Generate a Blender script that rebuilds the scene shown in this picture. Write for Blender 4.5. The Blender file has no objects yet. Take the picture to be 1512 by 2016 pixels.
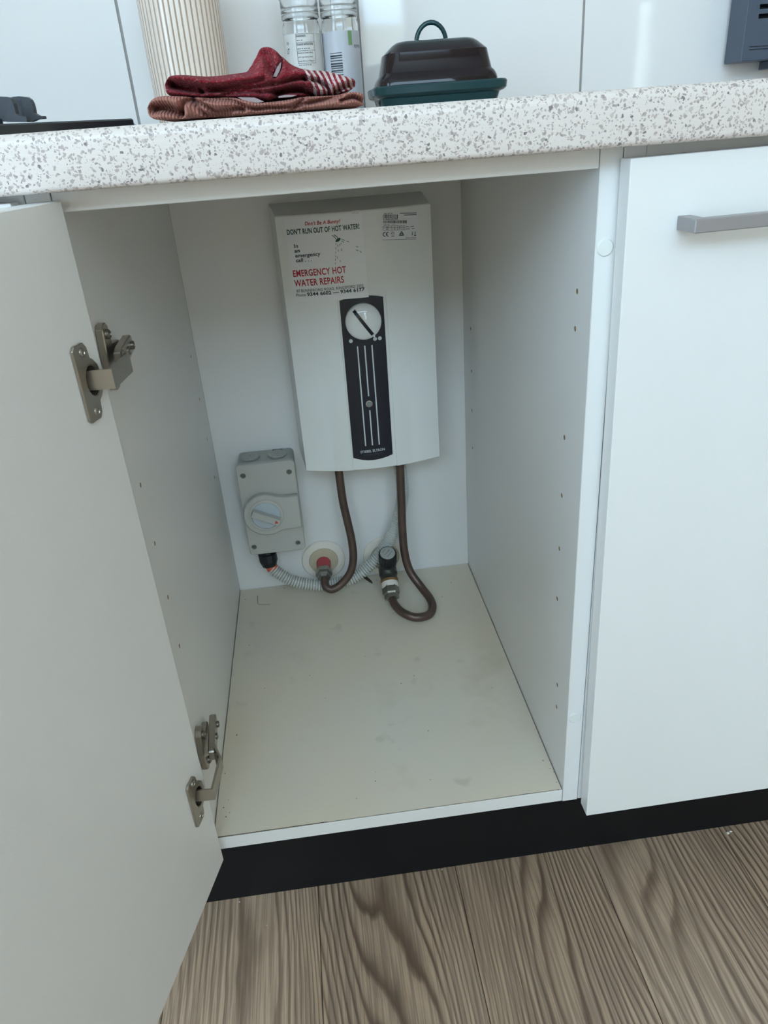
import bpy, bmesh, math, random
from mathutils import Vector, Matrix, noise as mnoise
rnd = random.Random(7)
PI = math.pi
SC = bpy.context.scene
COL = SC.collection

# ---------------------------------------------------------------- camera
IMG_W, IMG_H, FPX = 1512.0, 2016.0, 1463.195
CAM = Vector((0.17243, -0.59259, 0.86007))
YAW, PITCH, ROLL = -0.07811, -0.47469, -0.07637
_cy, _sy, _cp, _sp = math.cos(YAW), math.sin(YAW), math.cos(PITCH), math.sin(PITCH)
FWD = Vector((-_sy*_cp, _cy*_cp, _sp)); _r0 = Vector((_cy, _sy, 0)); _u0 = _r0.cross(FWD)
RGT = math.cos(ROLL)*_r0 + math.sin(ROLL)*_u0
UPV = -math.sin(ROLL)*_r0 + math.cos(ROLL)*_u0
cd = bpy.data.cameras.new('camera'); cam = bpy.data.objects.new('camera', cd); COL.objects.link(cam)
cd.sensor_fit = 'VERTICAL'; cd.sensor_height = 24.0; cd.lens = 24.0*FPX/IMG_H
cd.clip_start = 0.01; cd.clip_end = 60
cam.matrix_world = Matrix((
    (RGT.x, UPV.x, -FWD.x, CAM.x), (RGT.y, UPV.y, -FWD.y, CAM.y), (RGT.z, UPV.z, -FWD.z, CAM.z), (0, 0, 0, 1)))
SC.camera = cam

# ---------------------------------------------------------------- sky, light, exposure
SC.view_settings.view_transform = 'Standard'; SC.view_settings.look = 'None'
SC.view_settings.gamma = 1.0; SC.view_settings.use_curve_mapping = False
SC.view_settings.exposure = 0.42
SC.cycles.use_denoising = True
SC.cycles.max_bounces = 14; SC.cycles.diffuse_bounces = 7; SC.cycles.transmission_bounces = 10
SC.cycles.sample_clamp_indirect = 8.0
w = bpy.data.worlds.new('overcast_sky'); SC.world = w; w.use_nodes = True
bg = w.node_tree.nodes['Background']
bg.inputs[0].default_value = (0.55, 0.79, 1.0, 1.0); bg.inputs[1].default_value = 8.0

Y_FRONT = -2.40            # wall behind the photographer, with the windows
WIN_LEFT = (-1.75, -0.80, 0.12, 2.25)   # y0, y1, z0, z1 of the large window in the left wall
WIN = [  # x0, x1, z0, z1 of the window openings in that wall
    (0.55, 0.78, 0.35, 1.52),
    (1.900, 1.988, 0.90, 1.32),
    (-1.20, 1.10, 1.64, 2.48)]
for wn_, (x0, x1, z0, z1) in zip(('window_behind_offscreen', 'window_slit_behind_offscreen', 'window_high_behind_offscreen'), WIN):   # portals: they only guide sky light through the openings
    ld = bpy.data.lights.new(wn_, 'AREA'); ld.shape = 'RECTANGLE'
    ld.size = x1-x0; ld.size_y = z1-z0; ld.cycles.is_portal = True
    lo = bpy.data.objects.new(wn_, ld); COL.objects.link(lo)
    lo.location = ((x0+x1)/2, Y_FRONT-0.06, (z0+z1)/2); lo.rotation_euler = (PI/2, 0, 0)

ld = bpy.data.lights.new('window_left_offscreen', 'AREA'); ld.shape = 'RECTANGLE'
ld.size = WIN_LEFT[3]-WIN_LEFT[2]; ld.size_y = WIN_LEFT[1]-WIN_LEFT[0]; ld.cycles.is_portal = True
lo = bpy.data.objects.new('window_left_offscreen', ld); COL.objects.link(lo)
lo.location = (-1.31, (WIN_LEFT[0]+WIN_LEFT[1])/2, (WIN_LEFT[2]+WIN_LEFT[3])/2); lo.rotation_euler = (0, -PI/2, 0)

# ---------------------------------------------------------------- pixel helpers
def ray(u, v): return FWD*FPX + RGT*(u-IMG_W/2) + UPV*(IMG_H/2-v)
def at(u, v, axis, val):
    i = 'xyz'.index(axis); d = ray(u, v); t = (val-CAM[i])/d[i]
    return CAM + d*t
def py_(u, v, y): return at(u, v, 'y', y)

# ---------------------------------------------------------------- materials
def lin(c):
    return tuple((x/255/12.92 if x/255 <= 0.04045 else ((x/255+0.055)/1.055)**2.4) for x in c)
class NT:
    def __init__(s, name):
        s.m = bpy.data.materials.new(name); s.m.use_nodes = True; s.t = s.m.node_tree
        s.b = s.t.nodes['Principled BSDF']; s.o = s.t.nodes['Material Output']
    def n(s, kind, **kw):
        nd = s.t.nodes.new(kind)
        for k, v in kw.items():
            if k.startswith('i_'):
                key = k[2:]
                nd.inputs[int(key) if key.isdigit() else key.replace('_', ' ')].default_value = v
            else: setattr(nd, k, v)
        return nd
    def l(s, a, b): s.t.links.new(a, b)
    def math(s, op, a, b=None, c=None):
        nd = s.t.nodes.new('ShaderNodeMath'); nd.operation = op
        for i, x in enumerate((a, b, c)):
            if x is None: continue
            if isinstance(x, (int, float)): nd.inputs[i].default_value = x
            else: s.l(x, nd.inputs[i])
        return nd.outputs[0]
    def mix(s, f, a, b):
        nd = s.t.nodes.new('ShaderNodeMix'); nd.data_type = 'RGBA'
        for sock, x in ((nd.inputs[0], f), (nd.inputs[6], a), (nd.inputs[7], b)):
            if isinstance(x, (int, float)): sock.default_value = x
            elif isinstance(x, tuple): sock.default_value = (*x, 1) if len(x) == 3 else x
            else: s.l(x, sock)
        return nd.outputs[2]
    def ramp(s, f, stops):
        nd = s.t.nodes.new('ShaderNodeValToRGB'); cr = nd.color_ramp
        while len(cr.elements) < len(stops): cr.elements.new(0.5)
        for e, (p, c) in zip(cr.elements, stops):
            e.position = p; e.color = (c, c, c, 1) if isinstance(c, (int, float)) else (*c, 1)
        s.l(f, nd.inputs[0]); return nd.outputs[0]
    def coords(s, kind='Object', scale=(1, 1, 1), rot=(0, 0, 0), loc=(0, 0, 0)):
        tc = s.n('ShaderNodeTexCoord'); mp = s.n('ShaderNodeMapping')
        mp.inputs['Scale'].default_value = scale; mp.inputs['Rotation'].default_value = rot; mp.inputs['Location'].default_value = loc
        s.l(tc.outputs[kind], mp.inputs[0]); return mp.outputs[0]
    def bump(s, h, strength=0.2, dist=0.001):
        nd = s.n('ShaderNodeBump'); nd.inputs['Strength'].default_value = strength; nd.inputs['Distance'].default_value = dist
        s.l(h, nd.inputs['Height']); s.l(nd.outputs[0], s.b.inputs['Normal'])

def plain(name, rgb, rough=0.5, metal=0.0, var=0.06, scale=30.0, bump=0.0, bscale=400.0, coat=0.0, spec=0.5, ior=None):
    """procedural base: colour with slight noise variation and fine relief"""
    t = NT(name); c = lin(rgb) if max(rgb) > 1.0 else rgb
    co = t.coords('Object')
    nz = t.n('ShaderNodeTexNoise', i_Scale=scale, i_Detail=3.0); t.l(co, nz.inputs['Vector'])
    lo = tuple(max(0, x*(1-var)) for x in c); hi = tuple(min(1, x*(1+var)) for x in c)
    t.l(t.mix(nz.outputs['Fac'], lo, hi), t.b.inputs['Base Color'])
    t.b.inputs['Roughness'].default_value = rough; t.b.inputs['Metallic'].default_value = metal
    t.b.inputs['Coat Weight'].default_value = coat; t.b.inputs['Specular IOR Level'].default_value = spec
    if bump:
        n2 = t.n('ShaderNodeTexNoise', i_Scale=bscale, i_Detail=2.0); t.l(co, n2.inputs['Vector'])
        t.bump(n2.outputs['Fac'], bump, 0.0005)
    return t.m

M = {}
M['laminate'] = plain('white_laminate', (222, 221, 219), 0.38, var=0.015, bump=0.12, bscale=900)
M['laminate_gloss'] = plain('white_satin_front', (222, 221, 219), 0.30, var=0.01, bump=0.04, bscale=500)
M['edging'] = plain('white_edging', (222, 221, 219), 0.36, var=0.01)
M['door_inner'] = plain('white_door_board', (222, 221, 219), 0.42, var=0.02, bump=0.15, bscale=900)
M['chip'] = plain('raw_chipboard', (152, 126, 98), 0.9, var=0.25, scale=600)
M['worn'] = plain('worn_brown_edge', (96, 82, 70), 0.9, var=0.25, scale=600)
M['grout'] = plain('grout', (150, 146, 142), 0.9, var=0.08)
M['wallpaint'] = plain('warm_wall_paint', (234, 214, 188), 0.8, var=0.02)
M['ceilpaint'] = plain('ceiling_paint', (238, 236, 232), 0.85, var=0.01)
M['frame_white'] = plain('window_frame_white', (230, 230, 228), 0.4)
M['ext_wall'] = plain('rendered_garden_wall', (226, 212, 188), 0.9, var=0.1, scale=18, bump=0.4, bscale=80)
M['kick'] = plain('black_kickboard', (8, 10, 14), 0.42, var=0.25, scale=8, spec=0.3)
M['heater'] = plain('white_heater_plastic', (222, 223, 220), 0.36, var=0.012)
M['navy'] = plain('navy_panel', (9, 17, 32), 0.34, var=0.1)
M['knobwhite'] = plain('glossy_white_knob', (226, 228, 226), 0.10, var=0.01, coat=0.4)
M['printgrey'] = plain('print_light_grey', (196, 200, 204), 0.5)
M['printfaint'] = plain('print_faint', (70, 78, 90), 0.5)
M['chrome'] = plain('chrome', (190, 192, 192), 0.18, metal=1.0)
M['lens'] = plain('smoked_lens', (112, 122, 122), 0.15)
M['sticker'] = plain('paper_sticker', (226, 226, 228), 0.30, var=0.01)
M['tape'] = plain('clear_tape', (208, 210, 205), 0.25, var=0.03)
M['ink_red'] = plain('ink_red', (172, 30, 48), 0.45)
M['ink_green'] = plain('ink_green', (18, 72, 60), 0.45)
M['ink_dark'] = plain('ink_dark_green', (26, 52, 56), 0.45)
M['ink_black'] = plain('ink_black', (38, 42, 46), 0.5)
M['ink_mid'] = plain('ink_grey', (112, 116, 118), 0.5)
M['iso'] = plain('grey_isolator_plastic', (160, 160, 153), 0.42, var=0.02)
M['iso_lid'] = plain('grey_isolator_cover', (176, 175, 168), 0.40, var=0.02)
M['iso_clear'] = plain('bluish_dial_face', (176, 186, 192), 0.18)
M['screw_dark'] = plain('steel_screw', (128, 128, 122), 0.45, metal=0.8)
M['red_mark'] = plain('red_mark', (196, 70, 66), 0.5)
M['black_plastic'] = plain('black_plastic', (20, 23, 29), 0.42, var=0.1)
M['orange'] = plain('orange_sleeve', (204, 96, 70), 0.5)
M['conduit'] = plain('grey_conduit', (198, 198, 192), 0.42, var=0.05)
M['flange'] = plain('cream_flange', (226, 218, 206), 0.35, var=0.03)
M['sponge'] = plain('beige_seal', (186, 176, 150), 0.8, var=0.08)
M['pink'] = plain('pink_pipe_sleeve', (182, 72, 78), 0.5)
M['steel_nut'] = plain('nickel_nut', (142, 142, 136), 0.28, metal=0.9, var=0.1)
M['brass_dull'] = plain('dull_bronze', (74, 74, 68), 0.42, metal=0.6, var=0.15)
M['brass'] = plain('brass_ring', (158, 120, 82), 0.4, metal=0.7)
M['ptfe'] = plain('white_thread_tape', (216, 208, 198), 0.7, bump=0.4, bscale=900)
M['nickel'] = plain('nickel_hinge', (168, 160, 148), 0.30, metal=0.9, var=0.08)
M['nickel_dark'] = plain('hinge_screw_metal', (128, 120, 110), 0.38, metal=0.9)
M['handle'] = plain('satin_grey_handle', (150, 146, 146), 0.38, metal=0.35)
M['bumper'] = plain('bumper_cap', (216, 217, 212), 0.45)
M['vent_box'] = plain('slate_grey_metal', (66, 78, 94), 0.4, var=0.06)
M['iron'] = plain('cast_iron', (58, 62, 68), 0.55, var=0.12, bump=0.3, bscale=500)
M['hob'] = plain('black_glass', (34, 38, 42), 0.18)
M['teal'] = plain('teal_glaze', (18, 56, 60), 0.10, var=0.12, spec=0.4)
M['pepper'] = plain('ground_pepper', (74, 74, 78), 0.9, var=0.4, scale=900)
M['salt'] = plain('salt_grains', (214, 212, 206), 0.8, var=0.1, scale=700)
M['jar_label'] = plain('jar_label', (196, 194, 190), 0.4, var=0.02)
M['jar_label_grey'] = plain('jar_label_grey', (176, 178, 184), 0.35, var=0.04)
M['label_green'] = plain('label_green', (108, 140, 92), 0.5)
M['crumb_white'] = plain('white_crumb', (214, 208, 200), 0.8)
M['crumb_dark'] = plain('dark_crumb', (66, 54, 46), 0.9)
M['cloth_tag'] = plain('cloth_tag', (150, 132, 132), 0.7)

def mat_glass():
    t = NT('clear_glass'); b = t.b
    b.inputs['Base Color'].default_value = (0.97, 0.98, 0.98, 1); b.inputs['Roughness'].default_value = 0.03
    b.inputs['Transmission Weight'].default_value = 1.0; b.inputs['IOR'].default_value = 1.45
    nz = t.n('ShaderNodeTexNoise', i_Scale=60.0); t.l(t.coords(), nz.inputs['Vector']); t.bump(nz.outputs['Fac'], 0.04, 0.0006)
    return t.m
M['glass'] = mat_glass()
def mat_cap():
    t = NT('cloudy_clear_plastic'); b = t.b
    nz = t.n('ShaderNodeTexNoise', i_Scale=90.0); t.l(t.coords(), nz.inputs['Vector'])
    t.l(t.mix(nz.outputs['Fac'], (0.78, 0.77, 0.75), (0.90, 0.89, 0.88)), b.inputs['Base Color'])
    b.inputs['Roughness'].default_value = 0.07; b.inputs['Transmission Weight'].default_value = 0.94; b.inputs['IOR'].default_value = 1.35
    return t.m
M['cap_clear'] = mat_cap()
def mat_pane():
    t = NT('window_glass'); tr = t.n('ShaderNodeBsdfTransparent'); gl = t.n('ShaderNodeBsdfGlossy', i_Roughness=0.02)
    mx = t.n('ShaderNodeMixShader'); mx.inputs[0].default_value = 0.06
    t.l(tr.outputs[0], mx.inputs[1]); t.l(gl.outputs[0], mx.inputs[2]); t.l(mx.outputs[0], t.o.inputs[0]); return t.m
M['pane'] = mat_pane()

def mat_tile():
    t = NT('glossy_white_tile'); co = t.coords('Object')
    nz = t.n('ShaderNodeTexNoise', i_Scale=5.0, i_Detail=2.0); t.l(co, nz.inputs['Vector'])
    t.l(t.mix(nz.outputs['Fac'], lin((220, 218, 217)), lin((225, 223, 222))), t.b.inputs['Base Color'])
    t.b.inputs['Roughness'].default_value = 0.045; t.b.inputs['Specular IOR Level'].default_value = 0.6
    n2 = t.n('ShaderNodeTexNoise', i_Scale=14.0, i_Detail=1.0); t.l(co, n2.inputs['Vector']); t.bump(n2.outputs['Fac'], 0.03, 0.004)
    return t.m
M['tile'] = mat_tile()

def mat_terrazzo():
    t = NT('speckled_stone'); co = t.coords('Object')
    wn = t.n('ShaderNodeTexNoise', i_Scale=260.0, i_Detail=2.0); t.l(co, wn.inputs['Vector'])
    vm = t.n('ShaderNodeVectorMath', operation='MULTIPLY_ADD'); t.l(wn.outputs['Color'], vm.inputs[0])
    vm.inputs[1].default_value = (0.005, 0.005, 0.005); t.l(co, vm.inputs[2])
    base = t.mix(t.n('ShaderNodeTexNoise', i_Scale=25.0).outputs['Fac'], lin((206, 194, 187)), lin((214, 204, 197)))
    col = base
    for sc_, thr, keep, c in ((330.0, 0.46, 0.20, (182, 167, 160)), (380.0, 0.46, 0.28, (163, 149, 144)), (420.0, 0.42, 0.42, (142, 129, 127)), (280.0, 0.31, 0.84, (104, 94, 96))):
        vo = t.n('ShaderNodeTexVoronoi', i_Scale=sc_); t.l(vm.outputs[0], vo.inputs['Vector'])
        sep = t.n('ShaderNodeSeparateColor'); t.l(vo.outputs['Color'], sep.inputs[0])
        m1 = t.math('LESS_THAN', vo.outputs['Distance'], thr)
        size = t.math('LESS_THAN', vo.outputs['Distance'], t.math('MULTIPLY', sep.outputs[1], thr*1.25))
        m2 = t.math('GREATER_THAN', sep.outputs[0], keep)
        f = t.math('MULTIPLY', t.math('MULTIPLY', m1, m2), size)
        col = t.mix(t.math('MULTIPLY', f, 0.88), col, lin(c))
    t.l(col, t.b.inputs['Base Color']); t.b.inputs['Roughness'].default_value = 0.35
    return t.m
M['stone'] = mat_terrazzo()

def mat_wood():
    t = NT('grey_oak_plank'); tc = t.n('ShaderNodeTexCoord'); oi = t.n('ShaderNodeObjectInfo')
    sep = t.n('ShaderNodeSeparateXYZ'); t.l(tc.outputs['Object'], sep.inputs[0])
    W4 = t.math('MULTIPLY', oi.outputs['Random'], 37.0)
    def nz(sx, sy, detail=2.0, rough=0.5, off=0.0):
        cb = t.n('ShaderNodeCombineXYZ'); t.l(t.math('MULTIPLY', sep.outputs[0], sx), cb.inputs[0]); t.l(t.math('MULTIPLY', sep.outputs[1], sy), cb.inputs[1])
        n = t.n('ShaderNodeTexNoise', noise_dimensions='4D', i_Scale=1.0, i_Detail=detail, i_Roughness=rough)
        t.l(cb.outputs[0], n.inputs['Vector']); t.l(t.math('ADD', W4, off), n.inputs['W']); return n.outputs['Fac']
    big = nz(9.0, 1.4, 0.4)
    wob = nz(26.0, 7.0, 3.0, off=5.0)
    f = t.math('ADD', t.math('MULTIPLY', sep.outputs[0], 105.0), t.math('MULTIPLY', big, 26.0))
    f = t.math('ADD', f, t.math('MULTIPLY', wob, 1.5))
    fr = t.math('FRACT', f)
    line = t.ramp(fr, [(0.0, 0.30), (0.08, 0.0), (0.20, 0.15), (0.42, 0.80), (0.70, 1.0), (0.94, 0.85), (1.0, 0.30)])
    stren = t.ramp(nz(7.0, 1.3, 2.0, off=11.0), [(0.30, 0.35), (0.58, 1.0)])
    fine = nz(420.0, 9.0, 3.0, 0.6, off=3.0)
    tone = nz(5.0, 0.8, 1.0, off=17.0)
    light = t.mix(tone, lin((166, 142, 120)), lin((190, 168, 148)))
    dark = t.mix(tone, lin((92, 73, 59)), lin((112, 92, 77)))
    f1 = t.math('SUBTRACT', 1.0, t.math('MULTIPLY', t.math('SUBTRACT', 1.0, line), stren))
    col = t.mix(f1, dark, light)
    col = t.mix(t.math('MULTIPLY', t.ramp(fine, [(0.42, 1.0), (0.58, 0.0)]), 0.5), col, lin((92, 79, 70)))
    hs = t.n('ShaderNodeHueSaturation'); t.l(col, hs.inputs['Color']); hs.inputs['Saturation'].default_value = 1.12
    t.l(t.math('ADD', 0.93, t.math('MULTIPLY', oi.outputs['Random'], 0.14)), hs.inputs['Value'])
    t.l(hs.outputs[0], t.b.inputs['Base Color'])
    t.l(t.ramp(fine, [(0.3, 0.52), (0.7, 0.40)]), t.b.inputs['Roughness'])
    t.bump(t.math('ADD', f1, t.math('MULTIPLY', fine, 0.5)), 0.12, 0.0006)
    return t.m
M['wood'] = mat_wood()

def mat_base():
    """yellowed cabinet base with stains, smudges and specks"""
    t = NT('yellowed_base_laminate'); co = t.coords('Object')
    n1 = t.n('ShaderNodeTexNoise', i_Scale=3.2, i_Detail=3.0); t.l(co, n1.inputs['Vector'])
    col = t.mix(t.ramp(n1.outputs['Fac'], [(0.3, 0.0), (0.7, 1.0)]), lin((216, 202, 178)), lin((212, 205, 192)))
    n2 = t.n('ShaderNodeTexNoise', i_Scale=9.0, i_Detail=4.0, i_Roughness=0.6); t.l(co, n2.inputs['Vector'])
    col = t.mix(t.math('MULTIPLY', t.ramp(n2.outputs['Fac'], [(0.60, 0.0), (0.72, 1.0)]), 0.22), col, lin((168, 152, 124)))
    n3 = t.n('ShaderNodeTexNoise', i_Scale=24.0, i_Detail=3.0); t.l(co, n3.inputs['Vector'])
    col = t.mix(t.math('MULTIPLY', t.ramp(n3.outputs['Fac'], [(0.68, 0.0), (0.76, 1.0)]), 0.25), col, lin((150, 140, 120)))
    vo = t.n('ShaderNodeTexVoronoi', i_Scale=46.0); t.l(co, vo.inputs['Vector'])
    sep = t.n('ShaderNodeSeparateColor'); t.l(vo.outputs['Color'], sep.inputs[0])
    sp = t.math('MULTIPLY', t.math('LESS_THAN', vo.outputs['Distance'], 0.045), t.math('GREATER_THAN', sep.outputs[0], 0.72))
    col = t.mix(t.math('MULTIPLY', sp, 0.75), col, lin((96, 84, 70)))
    t.l(col, t.b.inputs['Base Color']); t.b.inputs['Roughness'].default_value = 0.40
    n4 = t.n('ShaderNodeTexNoise', i_Scale=900.0); t.l(co, n4.inputs['Vector']); t.bump(n4.outputs['Fac'], 0.15, 0.0004)
    return t.m
M['base'] = mat_base()

def mat_copper():
    t = NT('tarnished_copper'); co = t.coords('Object')
    n1 = t.n('ShaderNodeTexNoise', i_Scale=40.0, i_Detail=4.0); t.l(co, n1.inputs['Vector'])
    t.l(t.mix(n1.outputs['Fac'], lin((74, 62, 58)), lin((110, 90, 80))), t.b.inputs['Base Color'])
    t.b.inputs['Metallic'].default_value = 0.55; t.b.inputs['Roughness'].default_value = 0.40; return t.m
M['copper'] = mat_copper()

def mat_red_towel():
    t = NT('red_check_terry'); tc = t.n('ShaderNodeTexCoord'); sep = t.n('ShaderNodeSeparateXYZ'); t.l(tc.outputs['Object'], sep.inputs[0])
    nz = t.n('ShaderNodeTexNoise', i_Scale=420.0, i_Detail=2.0); t.l(tc.outputs['Object'], nz.inputs['Vector'])
    n2 = t.n('ShaderNodeTexNoise', i_Scale=45.0, i_Detail=3.0); t.l(tc.outputs['Object'], n2.inputs['Vector'])
    red = t.mix(n2.outputs['Fac'], lin((112, 22, 34)), lin((146, 40, 50)))
    red = t.mix(t.math('MULTIPLY', t.ramp(nz.outputs['Fac'], [(0.60, 0.0), (0.70, 1.0)]), 0.5), red, lin((206, 140, 136)))
    # woven stripes across the folded end of the cloth
    ph = t.math('ADD', sep.outputs[0], t.math('MULTIPLY', sep.outputs[2], 0.40))
    ph = t.math('ADD', ph, t.math('MULTIPLY', n2.outputs['Fac'], 0.004))
    fr = t.math('FRACT', t.math('MULTIPLY', ph, 215.0))
    st = t.ramp(fr, [(0.0, 1.0), (0.46, 1.0), (0.50, 0.0), (0.96, 0.0), (1.0, 1.0)])
    zone = t.math('GREATER_THAN', ph, 0.126)
    t.l(t.mix(t.math('MULTIPLY', st, zone), red, lin((206, 184, 182))), t.b.inputs['Base Color'])
    t.b.inputs['Roughness'].default_value = 0.95; t.b.inputs['Specular IOR Level'].default_value = 0.1
    t.b.inputs['Sheen Weight'].default_value = 0.08
    t.bump(nz.outputs['Fac'], 1.0, 0.004); return t.m
def mat_pink_cloth():
    t = NT('faded_pink_terry'); tc = t.n('ShaderNodeTexCoord')
    wv = t.n('ShaderNodeTexWave', i_Scale=130.0, i_Distortion=1.5); t.l(tc.outputs['Object'], wv.inputs['Vector'])
    n2 = t.n('ShaderNodeTexNoise', i_Scale=60.0, i_Detail=4.0); t.l(tc.outputs['Object'], n2.inputs['Vector'])
    c = t.mix(n2.outputs['Fac'], lin((166, 104, 92)), lin((200, 142, 126)))
    t.l(t.mix(t.math('MULTIPLY', wv.outputs['Fac'], 0.25), c, lin((150, 88, 78))), t.b.inputs['Base Color'])
    t.b.inputs['Roughness'].default_value = 0.95; t.b.inputs['Specular IOR Level'].default_value = 0.1
    t.b.inputs['Sheen Weight'].default_value = 0.08
    t.bump(t.math('ADD', wv.outputs['Fac'], n2.outputs['Fac']), 0.9, 0.002); return t.m
M['towel_red'] = mat_red_towel(); M['towel_pink'] = mat_pink_cloth()
M['cream_ridge'] = plain('cream_ceramic', (222, 208, 196), 0.22, var=0.03, coat=0.3)
M['brown_groove'] = plain('brown_groove_glaze', (172, 150, 132), 0.5, var=0.1)
def mat_lid():
    t = NT('brown_black_glaze'); tc = t.n('ShaderNodeTexCoord'); sep = t.n('ShaderNodeSeparateXYZ'); t.l(tc.outputs['Object'], sep.inputs[0])
    nz = t.n('ShaderNodeTexNoise', i_Scale=30.0); t.l(tc.outputs['Object'], nz.inputs['Vector'])
    h = t.math('ADD', sep.outputs[2], t.math('MULTIPLY', nz.outputs['Fac'], 0.004))
    f = t.ramp(h, [(0.069, 0.0), (0.073, 1.0)])
    t.l(t.mix(f, lin((26, 19, 24)), lin((22, 42, 44))), t.b.inputs['Base Color'])
    t.b.inputs['Roughness'].default_value = 0.05; t.b.inputs['Specular IOR Level'].default_value = 0.32; return t.m
M['lid'] = mat_lid()

# ---------------------------------------------------------------- mesh builders
def world_origin(o):
    v = Vector((0, 0, 0))
    while o: v += o.location; o = o.parent
    return v
def put(name, verts, faces, mat, parent=None, smooth=False, mats=None, fm=None, flat_angle=None):
    """verts in world space -> one mesh object (vertices stored relative to the parent's origin)"""
    org = world_origin(parent) if parent else Vector((0, 0, 0))
    me = bpy.data.meshes.new(name)
    me.from_pydata([tuple(Vector(v)-org) for v in verts], [], faces)
    for m in (mats or [mat]): me.materials.append(M[m])
    if fm:
        for p, k in zip(me.polygons, fm): p.material_index = k
    bm = bmesh.new(); bm.from_mesh(me); bmesh.ops.recalc_face_normals(bm, faces=bm.faces); bm.to_mesh(me); bm.free()
    if smooth:
        for p in me.polygons: p.use_smooth = True
        try: me.set_sharp_from_angle(angle=math.radians(flat_angle or 40))
        except Exception: pass
    o = bpy.data.objects.new(name, me); COL.objects.link(o)
    if parent: o.parent = parent
    return o
def put_bm(name, bm, mat, parent=None, smooth=False):
    bm.verts.ensure_lookup_table(); bm.verts.index_update()
    v = [x.co.copy() for x in bm.verts]; f = [[x.index for x in fc.verts] for fc in bm.faces]; bm.free()
    return put(name, v, f, mat, parent, smooth)
def box_geo(x0, x1, y0, y1, z0, z1, bev=0.0, seg=1, rot=None):
    bm = bmesh.new(); bmesh.ops.create_cube(bm, size=1.0)
    for v in bm.verts: v.co = Vector(((x0+x1)/2+v.co.x*(x1-x0), (y0+y1)/2+v.co.y*(y1-y0), (z0+z1)/2+v.co.z*(z1-z0)))
    if bev: bmesh.ops.bevel(bm, geom=bm.edges[:], offset=bev, segments=seg, profile=0.5, affect='EDGES')
    if rot: bm.transform(rot)
    return bm
def box(name, x0, x1, y0, y1, z0, z1, mat, parent=None, bev=0.0006, seg=1, rot=None, smooth=False):
    return put_bm(name, box_geo(x0, x1, y0, y1, z0, z1, bev, seg, rot), mat, parent, smooth)
def frame_from(axis, up=None):
    a = Vector(axis).normalized(); u = Vector(up) if up else (Vector((0, 0, 1)) if abs(a.z) < 0.9 else Vector((0, 1, 0)))
    x = u.cross(a).normalized(); y = a.cross(x); return x, y, a
def lathe_geo(c, axis, prof, seg=40, up=None):
    """prof: (radius, distance along the axis)"""
    x, y, a = frame_from(axis, up); c = Vector(c); V = []; F = []; rings = []
    for r, h in prof:
        if r < 1e-6: rings.append([len(V)]); V.append(c+a*h)
        else:
            rings.append(list(range(len(V), len(V)+seg)))
            for k in range(seg):
                t = 2*PI*k/seg; V.append(c+a*h+(x*math.cos(t)+y*math.sin(t))*r)
    for A, B in zip(rings, rings[1:]):
        for k in range(seg):
            k2 = (k+1) % seg
            if len(A) == 1 and len(B) == 1: continue
            if len(A) == 1: F.append([A[0], B[k], B[k2]])
            elif len(B) == 1: F.append([A[k], B[0], A[k2]])
            else: F.append([A[k], B[k], B[k2], A[k2]])
    return V, F
def lathe(name, c, axis, prof, mat, parent=None, seg=40, smooth=True, up=None, ang=35):
    V, F = lathe_geo(c, axis, prof, seg, up); return put(name, V, F, mat, parent, smooth, flat_angle=ang)
def cr(pts, n=8):
    P = [Vector(p) for p in pts]; out = []
    for i in range(len(P)-1):
        p0 = P[max(i-1, 0)]; p1 = P[i]; p2 = P[i+1]; p3 = P[min(i+2, len(P)-1)]
        for k in range(n):
            t = k/n
            out.append(0.5*((2*p1)+(p2-p0)*t+(2*p0-5*p1+4*p2-p3)*t*t+(3*p1-p0-3*p2+p3)*t*t*t))
    out.append(P[-1]); return out
def resample(P, step):
    out = [P[0]]; acc = 0.0
    for a, b in zip(P, P[1:]):
        L = (b-a).length
        while acc+L >= step and L > 1e-9:
            t = (step-acc)/L; a = a.lerp(b, t); out.append(a); L = (b-a).length; acc = 0.0
        acc += L
    return out
def tube_geo(P, rad, seg=14, cap=True):
    V = []; F = []; n = None; N = len(P)
    for i, p in enumerate(P):
        t = (P[min(i+1, N-1)]-P[max(i-1, 0)]).normalized()
        if n is None: n = (Vector((0, 0, 1)) if abs(t.z) < 0.9 else Vector((1, 0, 0)))
        n = (n-t*n.dot(t)).normalized(); b = t.cross(n)
        r = rad(i) if callable(rad) else rad
        for k in range(seg):
            a = 2*PI*k/seg; V.append(p+(n*math.cos(a)+b*math.sin(a))*r)
    for i in range(N-1):
        for k in range(seg):
            k2 = (k+1) % seg; F.append([i*seg+k, i*seg+k2, (i+1)*seg+k2, (i+1)*seg+k])
    if cap: F.append(list(range(seg))); F.append(list(range((N-1)*seg, N*seg)))
    return V, F
def tube(name, pts, rad, mat, parent=None, seg=14, n=8):
    V, F = tube_geo(cr(pts, n), rad, seg); return put(name, V, F, mat, parent, True, flat_angle=60)
def prism(name, outline, mapf, d0, d1, mat, parent=None, bev=0.0, smooth=False):
    """outline of (a, b); mapf(a, b, d) -> world point"""
    n = len(outline); V = [mapf(a, b, d0) for a, b in outline]+[mapf(a, b, d1) for a, b in outline]
    F = [list(range(n)), list(range(n, 2*n))]+[[i, (i+1) % n, n+(i+1) % n, n+i] for i in range(n)]
    bm = bmesh.new(); vs = [bm.verts.new(v) for v in V]
    for f in F: bm.faces.new([vs[i] for i in f])
    bmesh.ops.recalc_face_normals(bm, faces=bm.faces)
    if bev: bmesh.ops.bevel(bm, geom=[e for e in bm.edges if e.calc_face_angle(0) > 0.5], offset=bev, segments=1, profile=0.5, affect='EDGES')
    return put_bm(name, bm, mat, parent, smooth)
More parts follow.
